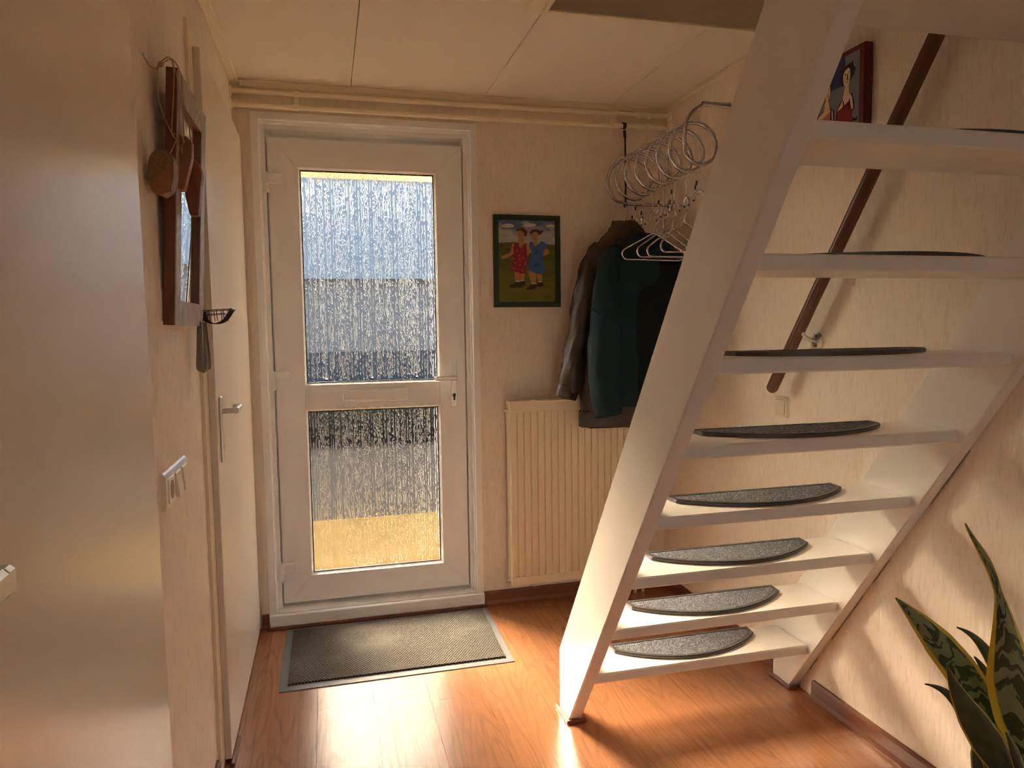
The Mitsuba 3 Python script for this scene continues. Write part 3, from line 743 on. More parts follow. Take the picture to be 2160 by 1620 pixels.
# coat hangers
def hanger(key, p, ang, w, label, tilt=0.0):
    hw = w / 2
    top = np.array([0, 0, -0.055])
    corner = 0.024
    L = []
    # rounded triangle: apex, left corner, right corner
    A, B, C = np.array([0, -.055]), np.array([-hw, -.175]), np.array([hw, -.175])
    tri = Polygon([A, B, C]).buffer(-.0).buffer(-corner, join_style=1).buffer(corner, quad_segs=10)
    pts2 = np.array(tri.exterior.coords)[:-1]
    neck = spline([(0, 0, -.056), (0, 0, -.036), (.004, 0, -.022), (.017, 0, -.010), (.013, 0, .012), (-.004, 0, .017), (-.020, 0, .006), (-.021, 0, -.010)], 26)
    M = cat([tube(np.c_[pts2[:, 0], np.zeros(len(pts2)), pts2[:, 1]], .0036, 8, closed=True)])
    N = tube(neck, .0028, 8)
    for m in (M, N):
        m.apply_transform(trimesh.transformations.rotation_matrix(tilt, [0, 1, 0]))
        m.apply_transform(trimesh.transformations.rotation_matrix(ang, [0, 0, 1])); m.apply_translation(p + np.array([0, 0, -.052]))
    obj('frame', M, M_CHROME, key, True)
    obj('hook', N, M_CHROME, key, True)
    tag(key, label, 'coat hanger', 'chrome hangers on the coat rack')
hanger('coat_hanger', hook_pos[3] + np.array([-.01, -.035, .004]), math.radians(-9), .41, 'empty chrome hanger farthest back, in front of the teal fleece', .03)
hanger('coat_hanger_001', hook_pos[4] + np.array([.0, 0, .006]), math.radians(12), .41, 'empty chrome hanger second from the back on the rack', -.02)
hanger('coat_hanger_002', hook_pos[5] + np.array([-.01, 0, -.006]), math.radians(16), .41, 'empty chrome hanger third from the back on the rack', -.03)
hanger('coat_hanger_003', hook_pos[6] + np.array([-.01, 0, .0]), math.radians(20), .41, 'empty chrome hanger nearest the stairs on the rack', -.05)


# ------------------------------------------------------------------ jackets
def loft(rings, cap=True):
    n = len(rings[0]); V = np.concatenate(rings); F = []
    for i in range(len(rings) - 1):
        for j in range(n):
            k = (j + 1) % n
            a, b, c, d = i * n + j, i * n + k, (i + 1) * n + k, (i + 1) * n + j
            F += [[a, b, c], [a, c, d]]
    if cap:
        V = np.vstack([V, rings[0].mean(0), rings[-1].mean(0)])
        for j in range(n):
            k = (j + 1) % n
            F += [[len(V) - 2, k, j], [len(V) - 1, (len(rings) - 1) * n + j, (len(rings) - 1) * n + k]]
    m = trimesh.Trimesh(V, np.array(F), process=False)
    if m.volume < 0: m.invert()
    return m


def sect(c, a, b, n=48, e=2.6, rotz=0.0):
    th = np.linspace(0, 2 * np.pi, n, endpoint=False)
    x = a * np.sign(np.cos(th)) * np.abs(np.cos(th)) ** (2 / e); y = b * np.sign(np.sin(th)) * np.abs(np.sin(th)) ** (2 / e)
    cr, sr = math.cos(rotz), math.sin(rotz)
    return np.stack([c[0] + x * cr - y * sr, c[1] + x * sr + y * cr, np.full(n, c[2])], 1)


def folds(m, amp, seed, kx=22, kz=5):
    v = m.vertices.copy(); nrm = m.vertex_normals
    d = meshkit.fbm(v * [kx, kx, kz], 3, seed) - 0.5; amp = 1.5 * amp
    d2 = meshkit.fbm(v * [60, 60, 22], 2, seed + 5) - 0.5
    return trimesh.Trimesh(v + nrm * (amp * 2 * d + amp * .5 * d2)[:, None], m.faces, process=False)


def body(cx, cy, zt, zb, sh, wid, dep, rotz, seed, amp, skew=0.0):
    zs = [zt, zt - .015, zt - .045, zt - .085, zt - .125, zt - .18, zt - .28, zt - .40, zt - .52, zt - .64, zt - .74, zb + .06, zb + .015, zb]
    aw = [.055, .075, .115, sh * .80, sh * .97, sh, wid, wid, wid, wid * 1.0, wid, wid, wid * .98, wid * .96]
    bw = [.045, .055, .065, .072, .080, .088, dep, dep, dep, dep, dep, dep, dep * .96, dep * .93]
    Z = np.linspace(zt, zb, 60)
    zi = np.array(zs)[::-1]
    A = np.interp(Z, zi, np.array(aw)[::-1]); B = np.interp(Z, zi, np.array(bw)[::-1])
    rings = [sect((cx + skew * (zt - z), cy, z), a, b, 64, 2.5, rotz) for z, a, b in zip(Z, A, B)]
    return folds(loft(rings), amp, seed)


def sleeve(pts, radii, seed, amp, flat=0.78):
    P = spline(pts, 40)
    s = np.linspace(0, 1, len(radii)); r = np.interp(np.linspace(0, 1, 40), s, radii)
    m = tube(P, r, 32)
    return folds(m, amp, seed, 26, 11)


JL = 'leather_jacket'
tag(JL, 'dark brown leather jacket with grey fleece collar on the rack', 'jacket')
obj('body', body(1.405, -0.178, 1.815, 0.885, .205, .238, .062, math.radians(-3), 3, .012, 0.0), M_LEATHER, JL, True)
obj('sleeve', sleeve([(1.290, -.150, 1.735), (1.252, -.155, 1.675), (1.224, -.160, 1.58), (1.180, -.166, 1.38), (1.136, -.172, 1.20), (1.096, -.176, 1.055)], [.050, .062, .066, .063, .058, .050], 21, .011), M_LEATHER, JL, True)
obj('sleeve', sleeve([(1.555, -.155, 1.735), (1.60, -.155, 1.65), (1.632, -.16, 1.50), (1.640, -.16, 1.30), (1.640, -.165, 1.10)], [.045, .045, .044, .044, .042], 22, .004), M_LEATHER, JL, True)
cuff = sleeve([(1.105, -.176, 1.085), (1.096, -.177, 1.055), (1.089, -.178, 1.030)], [.052, .054, .052], 5, .003)
obj('cuff', cuff, M_LEATHER, JL, True)
col = [sect((1.415 - .008 * k, -.165 - .006 * k, 1.79 + .018 * k), .105 - .012 * k, .070 - .004 * k, 40, 2.2, math.radians(-6)) for k in range(5)]
obj('collar', folds(loft(col), .008, 9, 40, 40), M_FUR, JL, True, label='grey brown fleece collar')
shl = sleeve([(1.385, -.20, 1.815), (1.315, -.205, 1.775), (1.26, -.205, 1.735)], [.040, .042, .030], 31, .006)
obj('collar_flap', shl, M_FUR, JL, True, label='grey brown fleece lapel')
obj('hem_band', folds(loft([sect((1.405, -.178, z), .236 + d, .061 + d, 64, 2.5, math.radians(-3)) for z, d in ((.965, .001), (.963, .006), (.892, .006), (.889, .001))]), .004, 40), M_LEATHER, JL, True)

JT = 'fleece_jacket'
tag(JT, 'dark teal fleece jacket hanging in front of the leather jacket', 'jacket')
obj('body', body(1.452, -0.315, 1.775, 1.000, .205, .212, .060, math.radians(4), 13, .010), M_TEAL, JT, True)
obj('sleeve', sleeve([(1.312, -.305, 1.705), (1.268, -.325, 1.63), (1.240, -.340, 1.50), (1.222, -.350, 1.32), (1.218, -.355, 1.12), (1.236, -.360, .965)], [.052, .066, .074, .076, .072, .062], 41, .007), M_TEAL, JT, True)
obj('sleeve', sleeve([(1.590, -0.295, 1.695), (1.620, -0.305, 1.60), (1.635, -0.315, 1.45), (1.640, -0.330, 1.25), (1.640, -0.340, 1.02)], [.045, .048, .046, .045, .04], 42, .005), M_TEAL, JT, True)
obj('collar', folds(loft([sect((1.452, -0.285, 1.735 + .02 * k), .10 - .013 * k, .064 - .005 * k, 40, 2.2, 0) for k in range(4)]), .005, 19, 40, 40), M_TEAL, JT, True)
obj('shaded_front', folds(loft([sect((1.515, -0.336, z), .168, .058, 48, 2.4, math.radians(4)) for z in np.linspace(1.66, 1.02, 24)]), .008, 23), M_TEALSHADE, JT, True, label='dark panel over the open front with its shade painted in')  # dark panel across the front, painted shade for its unlit half
obj('seam', tube(np.array([(1.234 + .0765 * math.cos(a_), -.342 + .0765 * math.sin(a_), 1.455 - .10 * (a_ - math.pi) / 2.4) for a_ in np.linspace(math.pi, math.pi + 2.2, 16)]), .0028, 6), M_SEAM, JT, True)
lap = Polygon([(1.375, 1.70), (1.455, 1.715), (1.470, 1.60), (1.430, 1.545), (1.378, 1.55)]).buffer(-.004).buffer(.004)
obj('lapel', folds(extrude(lap, .010, 'y', -.408).subdivide().subdivide(), .003, 71, 40, 40), M_TEAL, JT)

# ------------------------------------------------------------------ paintings
def P2(name, color, rough=0.5): return principled(name, color, rough, 0.35)
PW = {k: P2('m_paint_' + k, v) for k, v in dict(sky=(.16, .22, .33), cloud=(.42, .41, .40), skin=(.42, .20, .09), skin_pale=(.72, .55, .38), red=(.25, .018, .035), blue=(.045, .115, .30), hair=(.10, .04, .02), black=(.014, .012, .011), white=(.55, .5, .45),
      boot=(.03, .022, .018), navy=(.02, .026, .12), grey=(.16, .19, .235), pink=(.47, .16, .19), wine=(.20, .008, .016), deepblue=(.03, .06, .19)).items()}
M_GRASS = principled('m_paint_grass', mikit.proc(lambda p, n, uv: mix((.055, .075, .012), (.17, .165, .022), fbm(p.x * 18, p.z * 60, 2.0, 3) * 0.8 + 0.3 * smoothstep(1.7, 1.5, p.z))), 0.5, 0.35)
M_SKYP = principled('m_paint_sky', mikit.proc(lambda p, n, uv: mix(mix((.07, .13, .28), (.36, .37, .38), smoothstep(1.875, 1.80, p.z + 0.06 * (fbm(p.x * 14, p.z * 40, 3.0, 3) - 0.5))), (.50, .47, .42), 0.6 * smoothstep(.55, .75, fbm(p.x * 22, p.z * 55, 9.0, 3)))), 0.5, 0.35)
M_GREENFR = principled('m_green_frame', (.012, .030, .013), 0.35, 0.5)
M_REDFR = principled('m_red_frame', (.085, .008, .010), 0.35, 0.5)

A1 = 'painting'
tag(A1, 'painting of two women in dresses in a green frame', 'painting')
px0, px1, pz0, pz1 = 0.789, 1.123, 1.467, 1.908
def pfr(x0, x1, z0, z1, w, y0, y1, m, key):
    obj('frame', cat(ring(x0, x1, z0, z1, w, y0, y1) + ring(x0 + w * .35, x1 - w * .35, z0 + w * .35, z1 - w * .35, w * .9, y0 + .004, y1)), m, key)
pfr(px0, px1, pz0, pz1, .020, -.022, -.001, M_GREENFR, A1)
cv = obj('canvas', box(px0 + .018, px1 - .018, -.013, -.004, pz0 + .018, pz1 - .018), M_SKYP, A1)
LAY = [0]
# picture coordinates: u, v in [0, 1] of the inner picture, v down
def pic(key, name, polys, mat, map2, axis, at, sgn, d=.00035):
    LAY[0] += 1
    for P in polys:
        q = Polygon([map2(u, v) for u, v in P]).buffer(0)
        if q.is_empty: continue
        depth = d * LAY[0]
        obj(name, extrude(q, depth, axis, at - depth if sgn < 0 else at), mat, key)
def smooth_poly(pts, n=4):
    p = np.array(pts, float)
    for _ in range(2):
        q = np.roll(p, -1, 0)
        p = np.stack([p * .75 + q * .25, p * .25 + q * .75], 1).reshape(-1, 2)
    return p
ix0, ix1, iz0, iz1 = px0 + .022, px1 - .022, pz0 + .022, pz1 - .022
# source crop coordinates: x 215..1135, y 160..1465
def m1(u, v): return (ix0 + (u - 215) / 920 * (ix1 - ix0), iz1 - (v - 160) / 1305 * (iz1 - iz0))
sp = smooth_poly
def blob(x, y, r, s=1.0): return [(x + r * math.cos(a), y + r * s * math.sin(a)) for a in np.linspace(0, 2 * math.pi, 10, endpoint=False)]
pa = lambda nm, polys, mt: pic(cv, nm, polys, mt, m1, 'y', -.013, -1)
pa('meadow', [[(200, 528), (480, 510), (640, 545), (900, 540), (1150, 545), (1150, 1480), (200, 1480)]], M_GRASS)
pa('leg', [sp([(465, 960), (560, 960), (560, 1130), (475, 1130)]), sp([(560, 960), (640, 970), (630, 1120), (560, 1130)]), sp([(690, 920), (820, 940), (815, 1160), (730, 1160), (700, 1040)]), sp([(820, 960), (915, 970), (915, 1130), (840, 1130)])], PW['skin'])
pa('boot', [sp([(385, 1190), (470, 1165), (480, 1120), (560, 1125), (555, 1200), (480, 1235), (390, 1230)]), sp([(545, 1200), (570, 1110), (640, 1120), (650, 1180), (600, 1215), (510, 1240)]), sp([(655, 1240), (735, 1190), (740, 1155), (830, 1160), (825, 1230), (740, 1265), (665, 1265)]), sp([(830, 1200), (850, 1130), (930, 1135), (940, 1190), (900, 1215), (830, 1215)])], PW['boot'])
pa('sock', [sp([(475, 1118), (560, 1118), (560, 1138), (478, 1138)]), sp([(562, 1105), (632, 1105), (632, 1126), (564, 1126)]), sp([(732, 1150), (820, 1150), (820, 1172), (735, 1172)]), sp([(842, 1122), (916, 1122), (916, 1142), (845, 1142)])], PW['white'])
pa('arm', [sp([(440, 530), (500, 520), (470, 690), (400, 740), (270, 790), (255, 740), (330, 705), (420, 680)]), sp([(640, 500), (710, 540), (720, 620), (770, 670), (700, 690), (690, 740), (630, 770), (620, 700), (690, 650), (640, 600)]), sp([(940, 610), (1010, 600), (1035, 680), (960, 720), (880, 740), (850, 780), (805, 740), (850, 700), (940, 670)])], PW['skin'])
pa('red_dress', [sp([(480, 500), (505, 520), (520, 590), (610, 590), (640, 520), (660, 530), (665, 640), (690, 780), (650, 900), (665, 1020), (520, 990), (390, 940), (440, 850), (470, 740), (450, 600)])], PW['red'])
pa('blue_dress', [sp([(720, 500), (770, 500), (790, 590), (860, 590), (880, 490), (960, 500), (1020, 590), (930, 630), (930, 800), (970, 940), (940, 1010), (820, 1010), (690, 940), (670, 920), (720, 760), (760, 660), (710, 560)])], PW['blue'])
pa('dress_flower', [blob(x, y, 12) for x, y in [(515, 650), (610, 640), (545, 720), (480, 840), (560, 790), (455, 925), (560, 870), (640, 860), (590, 950), (610, 760), (460, 770), (650, 830), (580, 600)]], PW['pink'])
pa('dress_fold', [sp([(790, 840), (870, 820), (890, 900), (780, 900)]), sp([(800, 640), (850, 640), (840, 700), (800, 700)])], PW['deepblue'])
pa('face', [sp([(520, 350), (600, 330), (640, 380), (620, 450), (625, 520), (600, 590), (540, 585), (545, 470), (525, 420)]), sp([(735, 370), (840, 340), (860, 410), (830, 480), (840, 560), (790, 580), (780, 490), (745, 430)])], PW['skin'])
pa('hair', [sp([(500, 330), (540, 295), (620, 285), (665, 330), (690, 355), (650, 430), (625, 410), (630, 360), (560, 325), (515, 350)]), sp([(718, 360), (750, 315), (830, 305), (890, 330), (940, 310), (930, 350), (890, 385), (860, 400), (845, 350), (780, 345), (735, 400)])], PW['hair'])
pa('dark_mark', [blob(550, 375, 9, .6), blob(595, 370, 9, .6), blob(555, 412, 12, .35), blob(770, 405, 9, .6), blob(815, 395, 9, .6), blob(798, 447, 12, .35), blob(280, 572, 12, .7), blob(340, 622, 10, .9), blob(380, 622, 12, .8), blob(1015, 312, 11, .4), blob(1110, 405, 11, .6)], PW['black'])
pa('cloud', [sp([(260, 270), (330, 225), (430, 230), (490, 270), (400, 290), (300, 285)]), sp([(600, 240), (720, 205), (840, 235), (790, 270), (640, 275)]), sp([(960, 250), (1050, 225), (1120, 235), (1110, 265), (1000, 270)])], PW['white'])

A2 = 'painting_001'
tag(A2, 'painting of two women in a thick dark red frame', 'painting')
LAY[0] = 0
# on the right wall: y from -1.43 (near) to -0.95 (far), z 2.00 .. 2.31
qy0, qy1, qz0, qz1, qd = -1.437, -1.000, 1.994, 2.249, 0.032
cv2 = obj('canvas', box(XR - qd, XR - .001, qy0, qy1, qz0, qz1, .004), M_REDFR, A2, label='dark red canvas edge')
# seen from the room: u to the right goes towards the viewer (-y)
SHIFT = set()
def m2(u, v):
    if 'figure' in SHIFT: u = .60 + (u - .46) * .958 if u < .7 else .83 + (u - .7) * .52
    return (qy1 - u * (qy1 - qy0), qz1 - v * (qz1 - qz0))
pb = lambda nm, polys, mt: pic(cv2, nm, polys, mt, m2, 'x', XR - qd, -1)
pb('background', [[(.05, .07), (.945, .07), (.945, .95), (.05, .95)]], PW['grey'])
pb('blue_field', [[(.30, .07), (.794, .07), (.794, .42), (.30, .42)]], PW['navy'])
SHIFT.add('figure')
pb('hair', [sp([(.62, .36), (.63, .24), (.70, .17), (.76, .19), (.79, .15), (.80, .24), (.86, .27), (.78, .38), (.70, .42), (.64, .44)]), sp([(.42, .33), (.46, .28), (.52, .32), (.51, .44), (.43, .50)])], PW['black'])
pb('skin', [sp([(.64, .27), (.70, .22), (.745, .26), (.745, .38), (.70, .47), (.65, .43)]), sp([(.665, .44), (.71, .44), (.715, .56), (.78, .58), (.79, .70), (.62, .74), (.57, .99), (.54, .99), (.58, .70), (.65, .58)]),
            sp([(.74, .56), (.80, .60), (.83, .74), (.80, .78), (.74, .70)]), sp([(.68, .60), (.70, .46), (.72, .46), (.725, .54), (.76, .60), (.72, .66)]), sp([(.43, .37), (.48, .32), (.505, .37), (.49, .50), (.45, .54)]), sp([(.44, .52), (.48, .52), (.49, .64), (.54, .66), (.55, .99), (.33, .99), (.34, .70), (.43, .64)])], PW['skin_pale'])
pb('red_dress', [[(.59, .72), (.75, .64), (.79, .78), (.82, .99), (.56, .99)]], PW['wine'])
pb('pink_dress', [[(.37, .75), (.50, .68), (.525, .99), (.36, .99)]], PW['pink'])
dots = [blob(.375 + .14 * a, .78 + .2 * b, .006) for a, b in rng.random((24, 2))]
pb('dress_dot', dots, PW['white'])
pb('outline', [np.array(LineString(l).buffer(.0035).exterior.coords)[:-1] for l in ([(.65, .59), (.59, .69), (.555, .99)], [(.78, .57), (.81, .63), (.835, .75), (.80, .78)], [(.43, .64), (.345, .70), (.335, .99)], [(.49, .64), (.54, .67), (.56, .99)], [(.70, .31), (.695, .37), (.71, .375)], [(.66, .72), (.655, .62)], [(.72, .74), (.745, .62)])]
   + [blob(.675, .30, .008, 1.0), blob(.728, .29, .008, 1.0), blob(.70, .405, .010, .5), blob(.485, .38, .006, 1), blob(.475, .47, .008, .6), [(.508, .64), (.518, .64), (.525, .86), (.515, .90), (.505, .84)]], PW['black'])
SHIFT.clear()
pb('signature', [np.array(LineString([(.885, .91), (.90, .88), (.905, .92), (.915, .89), (.922, .92), (.935, .88)]).buffer(.002).exterior.coords)[:-1]], PW['black'])

# ------------------------------------------------------------------ doormat
DM = 'doormat'
tag(DM, 'dark grey brown ribbed doormat with grey border before front door', 'doormat')
q = np.array([(-0.2165, -0.050), (0.722, -0.046), (0.7075, -0.638), (-0.2165, -0.640)])
mp = Polygon(q).buffer(-.004).buffer(.004)
obj('border', cat([extrude(mp, .0028, 'z', 0.0002)]), M_MATEDGE, DM)
ins = mp.buffer(-.030)
sc = []
xx = np.arange(-.18, .68, .011)
c = np.array(ins.exterior.coords)
edge = ins.difference(Polygon([(x, -.598 - .004 * abs(math.sin((x) * math.pi / .026)) * -1) for x in np.linspace(-.3, .8, 240)] + [(.8, -.9), (-.3, -.9)]))
obj('pile', extrude(edge if edge.geom_type == 'Polygon' else max(edge.geoms, key=lambda a: a.area), .0068, 'z', .0026), M_DOORMAT, DM)

# ------------------------------------------------------------------ wall mirror (leaning from its cord), wood pieces, basket, shoehorn
MR = 'wall_mirror'
tag(MR, 'wooden framed wall mirror leaning out from the left wall', 'mirror')
my0, my1, mz0, mz1, mt = -1.585, -1.192, 1.386, 1.972, 0.027
lean = math.radians(3.2)
def lean_m(m): return rot_about(m, lean, [0, 1, 0], [XL, 0, mz0])
fw = .062
def mring(y0, y1, z0, z1, w, x0, x1):
    def pr(P): return extrude(Polygon(P).buffer(-.0004, join_style=2), x1 - x0, 'x', x0)
    return cat([pr([(y0, z0), (y1, z0), (y1 - w, z0 + w), (y0 + w, z0 + w)]), pr([(y0, z1), (y1, z1), (y1 - w, z1 - w), (y0 + w, z1 - w)]), pr([(y0, z0), (y0, z1), (y0 + w, z1 - w), (y0 + w, z0 + w)]), pr([(y1, z0), (y1, z1), (y1 - w, z1 - w), (y1 - w, z0 + w)])])
obj('frame_side', lean_m(mring(my0, my1, mz0, mz1, fw - .004, XL + .001, XL + mt - .0025)), M_FRAMESIDE, MR, label='dark brown wooden frame sides')
obj('frame_face', lean_m(mring(my0, my1, mz0, mz1, fw - .002, XL + mt - .0025, XL + mt)), M_FRAMEFACE, MR, label='weathered grey front of the frame')
a, b, z0, z1, xg = my0 + fw - .006, my1 - fw + .006, mz0 + fw - .006, mz1 - fw + .006, XL + .014
obj('glass', lean_m(box(xg - .003, xg, a, b, z0, z1)), M_MIRROR, MR)

CO = 'hanging_cord'
tag(CO, 'thin beige cord looped over the mirror corner to a nail', 'cord')
corner = np.array([XL + .045, -1.585, 1.975])
nail = np.array([XL + .006, -1.680, 1.962])
cords = [spline([nail, (XL + .012, -1.645, 1.950), (XL + .024, -1.605, 1.962), corner + [.0, .0, .012], corner + [.012, .03, .0], corner + [.016, .02, -.06], corner + [.020, .008, -.17]], 40),
         spline([(XL + .022, -1.607, 1.964), (XL + .020, -1.612, 1.90), (XL + .034, -1.612, 1.84), (XL + .052, -1.60, 1.80), (XL + .060, -1.585, 1.842 - .06)], 30),
         spline([corner + [-.02, -.008, .0], corner + [-.004, -.012, .012], corner + [.006, -.012, -.05], corner + [.004, -.014, -.155]], 24),
         spline([corner + [.004, -.010, .010], corner + [.016, -.008, -.05], corner + [.022, -.010, -.12], corner + [.016, -.014, -.20]], 24),
         spline([corner + [.012, -.006, -.145], corner + [.0, -.024, -.19], corner + [-.018, -.048, -.232]], 24)]
obj('strands', cat([tube(c_, .0014, 6) for c_ in cords]), M_CORD, CO, True)
kn = trimesh.creation.icosphere(2, .006); kn.apply_scale([1, 1.4, 1]); kn.apply_translation(corner + [-.018, -.016, -.006])
obj('knot', kn, M_CORD, CO, True)
obj('nail', cyl((XL, -1.680, 1.962), (XL + .010, -1.680, 1.962), .0022, 8), M_STEEL, CO)


def carved(points, seed, sub=3, amp=.0015):
    m = trimesh.convex.convex_hull(np.array(points))
    for _ in range(sub): m = m.subdivide()
    m = trimesh.Trimesh(m.vertices, m.faces, process=True)
    trimesh.smoothing.filter_taubin(m, lamb=.5, nu=.5, iterations=2)
    v = m.vertices + m.vertex_normals * (amp * 2 * (meshkit.fbm(m.vertices * 70, 3, seed) - .5))[:, None]
    return trimesh.Trimesh(v, m.faces, process=False)


def prismpts(poly, y0, y1):
    return [(x, y, z) for x, z in poly for y in (y0, y1)]
k1 = 'carved_block'
tag(k1, 'rough wood piece with bark, leftmost of the three on the cord', 'wood piece')
pA = [(-.352, 1.742), (-.339, 1.758), (-.322, 1.760), (-.306, 1.746), (-.305, 1.705), (-.314, 1.672), (-.330, 1.662), (-.352, 1.672), (-.358, 1.700)]
mA = carved(prismpts([(x, z) for x, z in pA], -1.705, -1.655), 4, 3, .003)
fc = mA.triangles_center
cut = (fc[:, 0] * 1.0 + (fc[:, 2] - 1.712) * -0.9 + .328) < 0
bark, cutw = mA.submesh([np.where(cut)[0]], append=True), mA.submesh([np.where(~cut)[0]], append=True)
obj('bark_side', bark, M_BARK, k1, True, label='rough bark side'); obj('cut_face', cutw, M_CARVED, k1, True, label='smooth cut face')
k2 = 'carved_block_001'
tag(k2, 'smooth tapered brown wood piece, middle of the three on the cord', 'wood piece')
pB = [(-.330, 1.815), (-.318, 1.826), (-.300, 1.822), (-.288, 1.810), (-.290, 1.775), (-.300, 1.735), (-.309, 1.700), (-.331, 1.700), (-.334, 1.740)]
obj('block', carved(prismpts(pB, -1.565, -1.535), 5, 3, .001), M_CARVED, k2, 35)
k3 = 'carved_block_002'
tag(k3, 'curved dark brown wood piece, rightmost of the three on the cord', 'wood piece')
pC1 = [(-.308, 1.800), (-.300, 1.793), (-.286, 1.775), (-.279, 1.752), (-.283, 1.728), (-.312, 1.722), (-.320, 1.75)]
pC2 = [(-.283, 1.735), (-.289, 1.705), (-.292, 1.672), (-.292, 1.652), (-.311, 1.652), (-.320, 1.70), (-.316, 1.735)]
mC = manifold3d.Manifold.hull_points([list(p) for p in prismpts(pC1, -1.495, -1.462)]) + manifold3d.Manifold.hull_points([list(p) for p in prismpts(pC2, -1.495, -1.462)])
mm = mC.refine_to_length(.006).to_mesh(); mC = trimesh.Trimesh(mm.vert_properties[:, :3], mm.tri_verts)
trimesh.smoothing.filter_taubin(mC, iterations=8)
obj('block', mC, M_CARVEDDK, k3, 35)
obj('strands', cat([tube(spline([corner + [.016, .02, -.06], corner + [.022, .06, -.12], (-.303, -1.48, 1.797)], 16), .0013, 6)]), M_CORD, CO, True)

KB = 'key_basket'
tag(KB, 'small black wire basket on the side of the mirror', 'basket')
bx0, bx1, by, bz = -.343, -.262, -1.150, 1.397
w = []
for dy in (-.05, .05):
    w.append(tube(np.array([(bx0, by + dy, bz + .031), (bx1 - .012, by + dy, bz + .036), (bx1, by + dy, bz + .035)]), .0013, 6))
    w.append(tube(np.array([(bx0, by + dy, bz + .020), (bx1 - .015, by + dy, bz + .024)]), .0011, 6))
    for xx in (bx0 + .003, bx0 + .022, bx0 + .042, bx0 + .060):
        w.append(tube(np.array([(xx, by + dy, bz + .033), (xx + .002, by + dy * .9, bz + .002)]), .0011, 6))
for i in range(11):
    y = by - .05 + .01 * i
    w.append(tube(spline([(bx0, y, bz + .031), (bx0 + .003, y, bz + .010), (bx0 + .012, y, bz), (bx1 - .026, y, bz + .002), (bx1 - .012, y, bz + .018), (bx1 - .001, y, bz + .035)], 14), .0011, 5))
w.append(tube(np.array([(bx1, by - .051, bz + .036), (bx1, by, bz + .036), (bx1, by + .051, bz + .036)]), .0026, 8))
obj('wires', cat(w), M_BLACK, KB, True)
obj('back_plate', box(bx0 - .004, bx0, by - .042, by - .030, bz - .02, bz + .04, .001), M_BLACK, KB)

SH = 'shoehorn'
tag(SH, 'metal shoehorn hanging below the mirror', 'shoehorn')
rows = []
for i in range(24):
    s = i / 23
    z = 1.395 - s * .142
    hw = .0125 + .0085 * s
    if s > .86: hw *= math.sqrt(max(1e-4, 1 - ((s - .86) / .14) ** 2))
    for j in range(13):
        t = -1 + 2 * j / 12
        rows.append((hw * t, .010 * (t * t) + .006 * s * s, z))
V = np.array(rows); F = []
for i in range(23):
    for j in range(12):
        a_ = i * 13 + j; F += [[a_, a_ + 1, a_ + 14], [a_, a_ + 14, a_ + 13]]
mS = trimesh.Trimesh(V, F, process=False)
mS2 = mS.copy(); mS2.vertices = V + [0, .0016, 0]; mS2.invert()
mS = cat([mS, mS2]); mS.apply_transform(trimesh.transformations.rotation_matrix(math.radians(18), [0, 0, 1])); mS.apply_translation([-.332, -1.245, 0])
M_DARKSTEEL = principled('m_dark_steel', (.20, .19, .175), .3, .5, metallic=0.95)
obj('blade', mS, M_DARKSTEEL, SH, True)
obj('hook', cyl((-.332, -1.240, 1.392), (-.340, -1.236, 1.402), .0018, 8), M_STEEL, SH)

# ------------------------------------------------------------------ snake plant
PL = 'snake_plant'
tag(PL, 'snake plant with yellow edged mottled leaves in front of right wall', 'plant')


def c_leaf(p, n, uv):
    d = dr.abs(uv.x - 0.5) * 2
    band = noise(uv.y * 62 + 4.5 * noise(uv.x * 7, uv.y * 14, 3), uv.x * 3.5, 1.0)
    dark = smoothstep(.50, .60, band + .18 * (noise(uv.x * 30, uv.y * 70, 5) - .5))
    g_ = mix((.205, .260, .125), (.028, .060, .022), dark)
    return mix(g_, (.66, .52, .05), smoothstep(.72, .80, d))


def c_leafdk(p, n, uv):
    d = dr.abs(uv.x - 0.5) * 2
    g_ = mix((.028, .050, .020), (.062, .095, .038), noise(uv.y * 20, uv.x * 4, 2))
    return mix(g_, (.55, .43, .10), smoothstep(.86, .92, d))


M_LEAF = principled('m_leaf', mikit.proc(c_leaf), .38, .5)
M_LEAFDK = principled('m_leaf_dark', mikit.proc(c_leafdk), .38, .5)


def leaf_mesh(center, widths, wdirs, bend=.18, n=44):
    C = spline(center, n); widths = [1.25 * w_ for w_ in widths]
    s = np.linspace(0, 1, n)
    W = np.interp(s, np.linspace(0, 1, len(widths)), widths)
    WD = np.stack([np.interp(s, np.linspace(0, 1, len(wdirs)), np.array(wdirs)[:, k]) for k in range(3)], 1)
    T = np.gradient(C, axis=0); T /= np.linalg.norm(T, axis=1, keepdims=True)
    WD -= T * (WD * T).sum(1, keepdims=True); WD /= np.linalg.norm(WD, axis=1, keepdims=True)
    Nn = np.cross(T, WD)
    A = np.linspace(-1, 1, 13)
    top, uv = [], []
    for i in range(n):
        for a_ in A:
            top.append(C[i] + WD[i] * W[i] / 2 * a_ + Nn[i] * W[i] * bend * (a_ * a_)); uv.append((.5 + .5 * a_, s[i]))
    top = np.array(top); bot = top - np.repeat(Nn, 13, 0) * np.tile(.0022 * (1 - .8 * A ** 2), n)[:, None]
    F = []
    N0 = len(top)
    for i in range(n - 1):
        for j in range(12):
            a_ = i * 13 + j
            F += [[a_, a_ + 1, a_ + 14], [a_, a_ + 14, a_ + 13], [N0 + a_, N0 + a_ + 14, N0 + a_ + 1], [N0 + a_, N0 + a_ + 13, N0 + a_ + 14]]
    return trimesh.Trimesh(np.vstack([top, bot]), np.array(F), process=False), np.array(uv + uv)


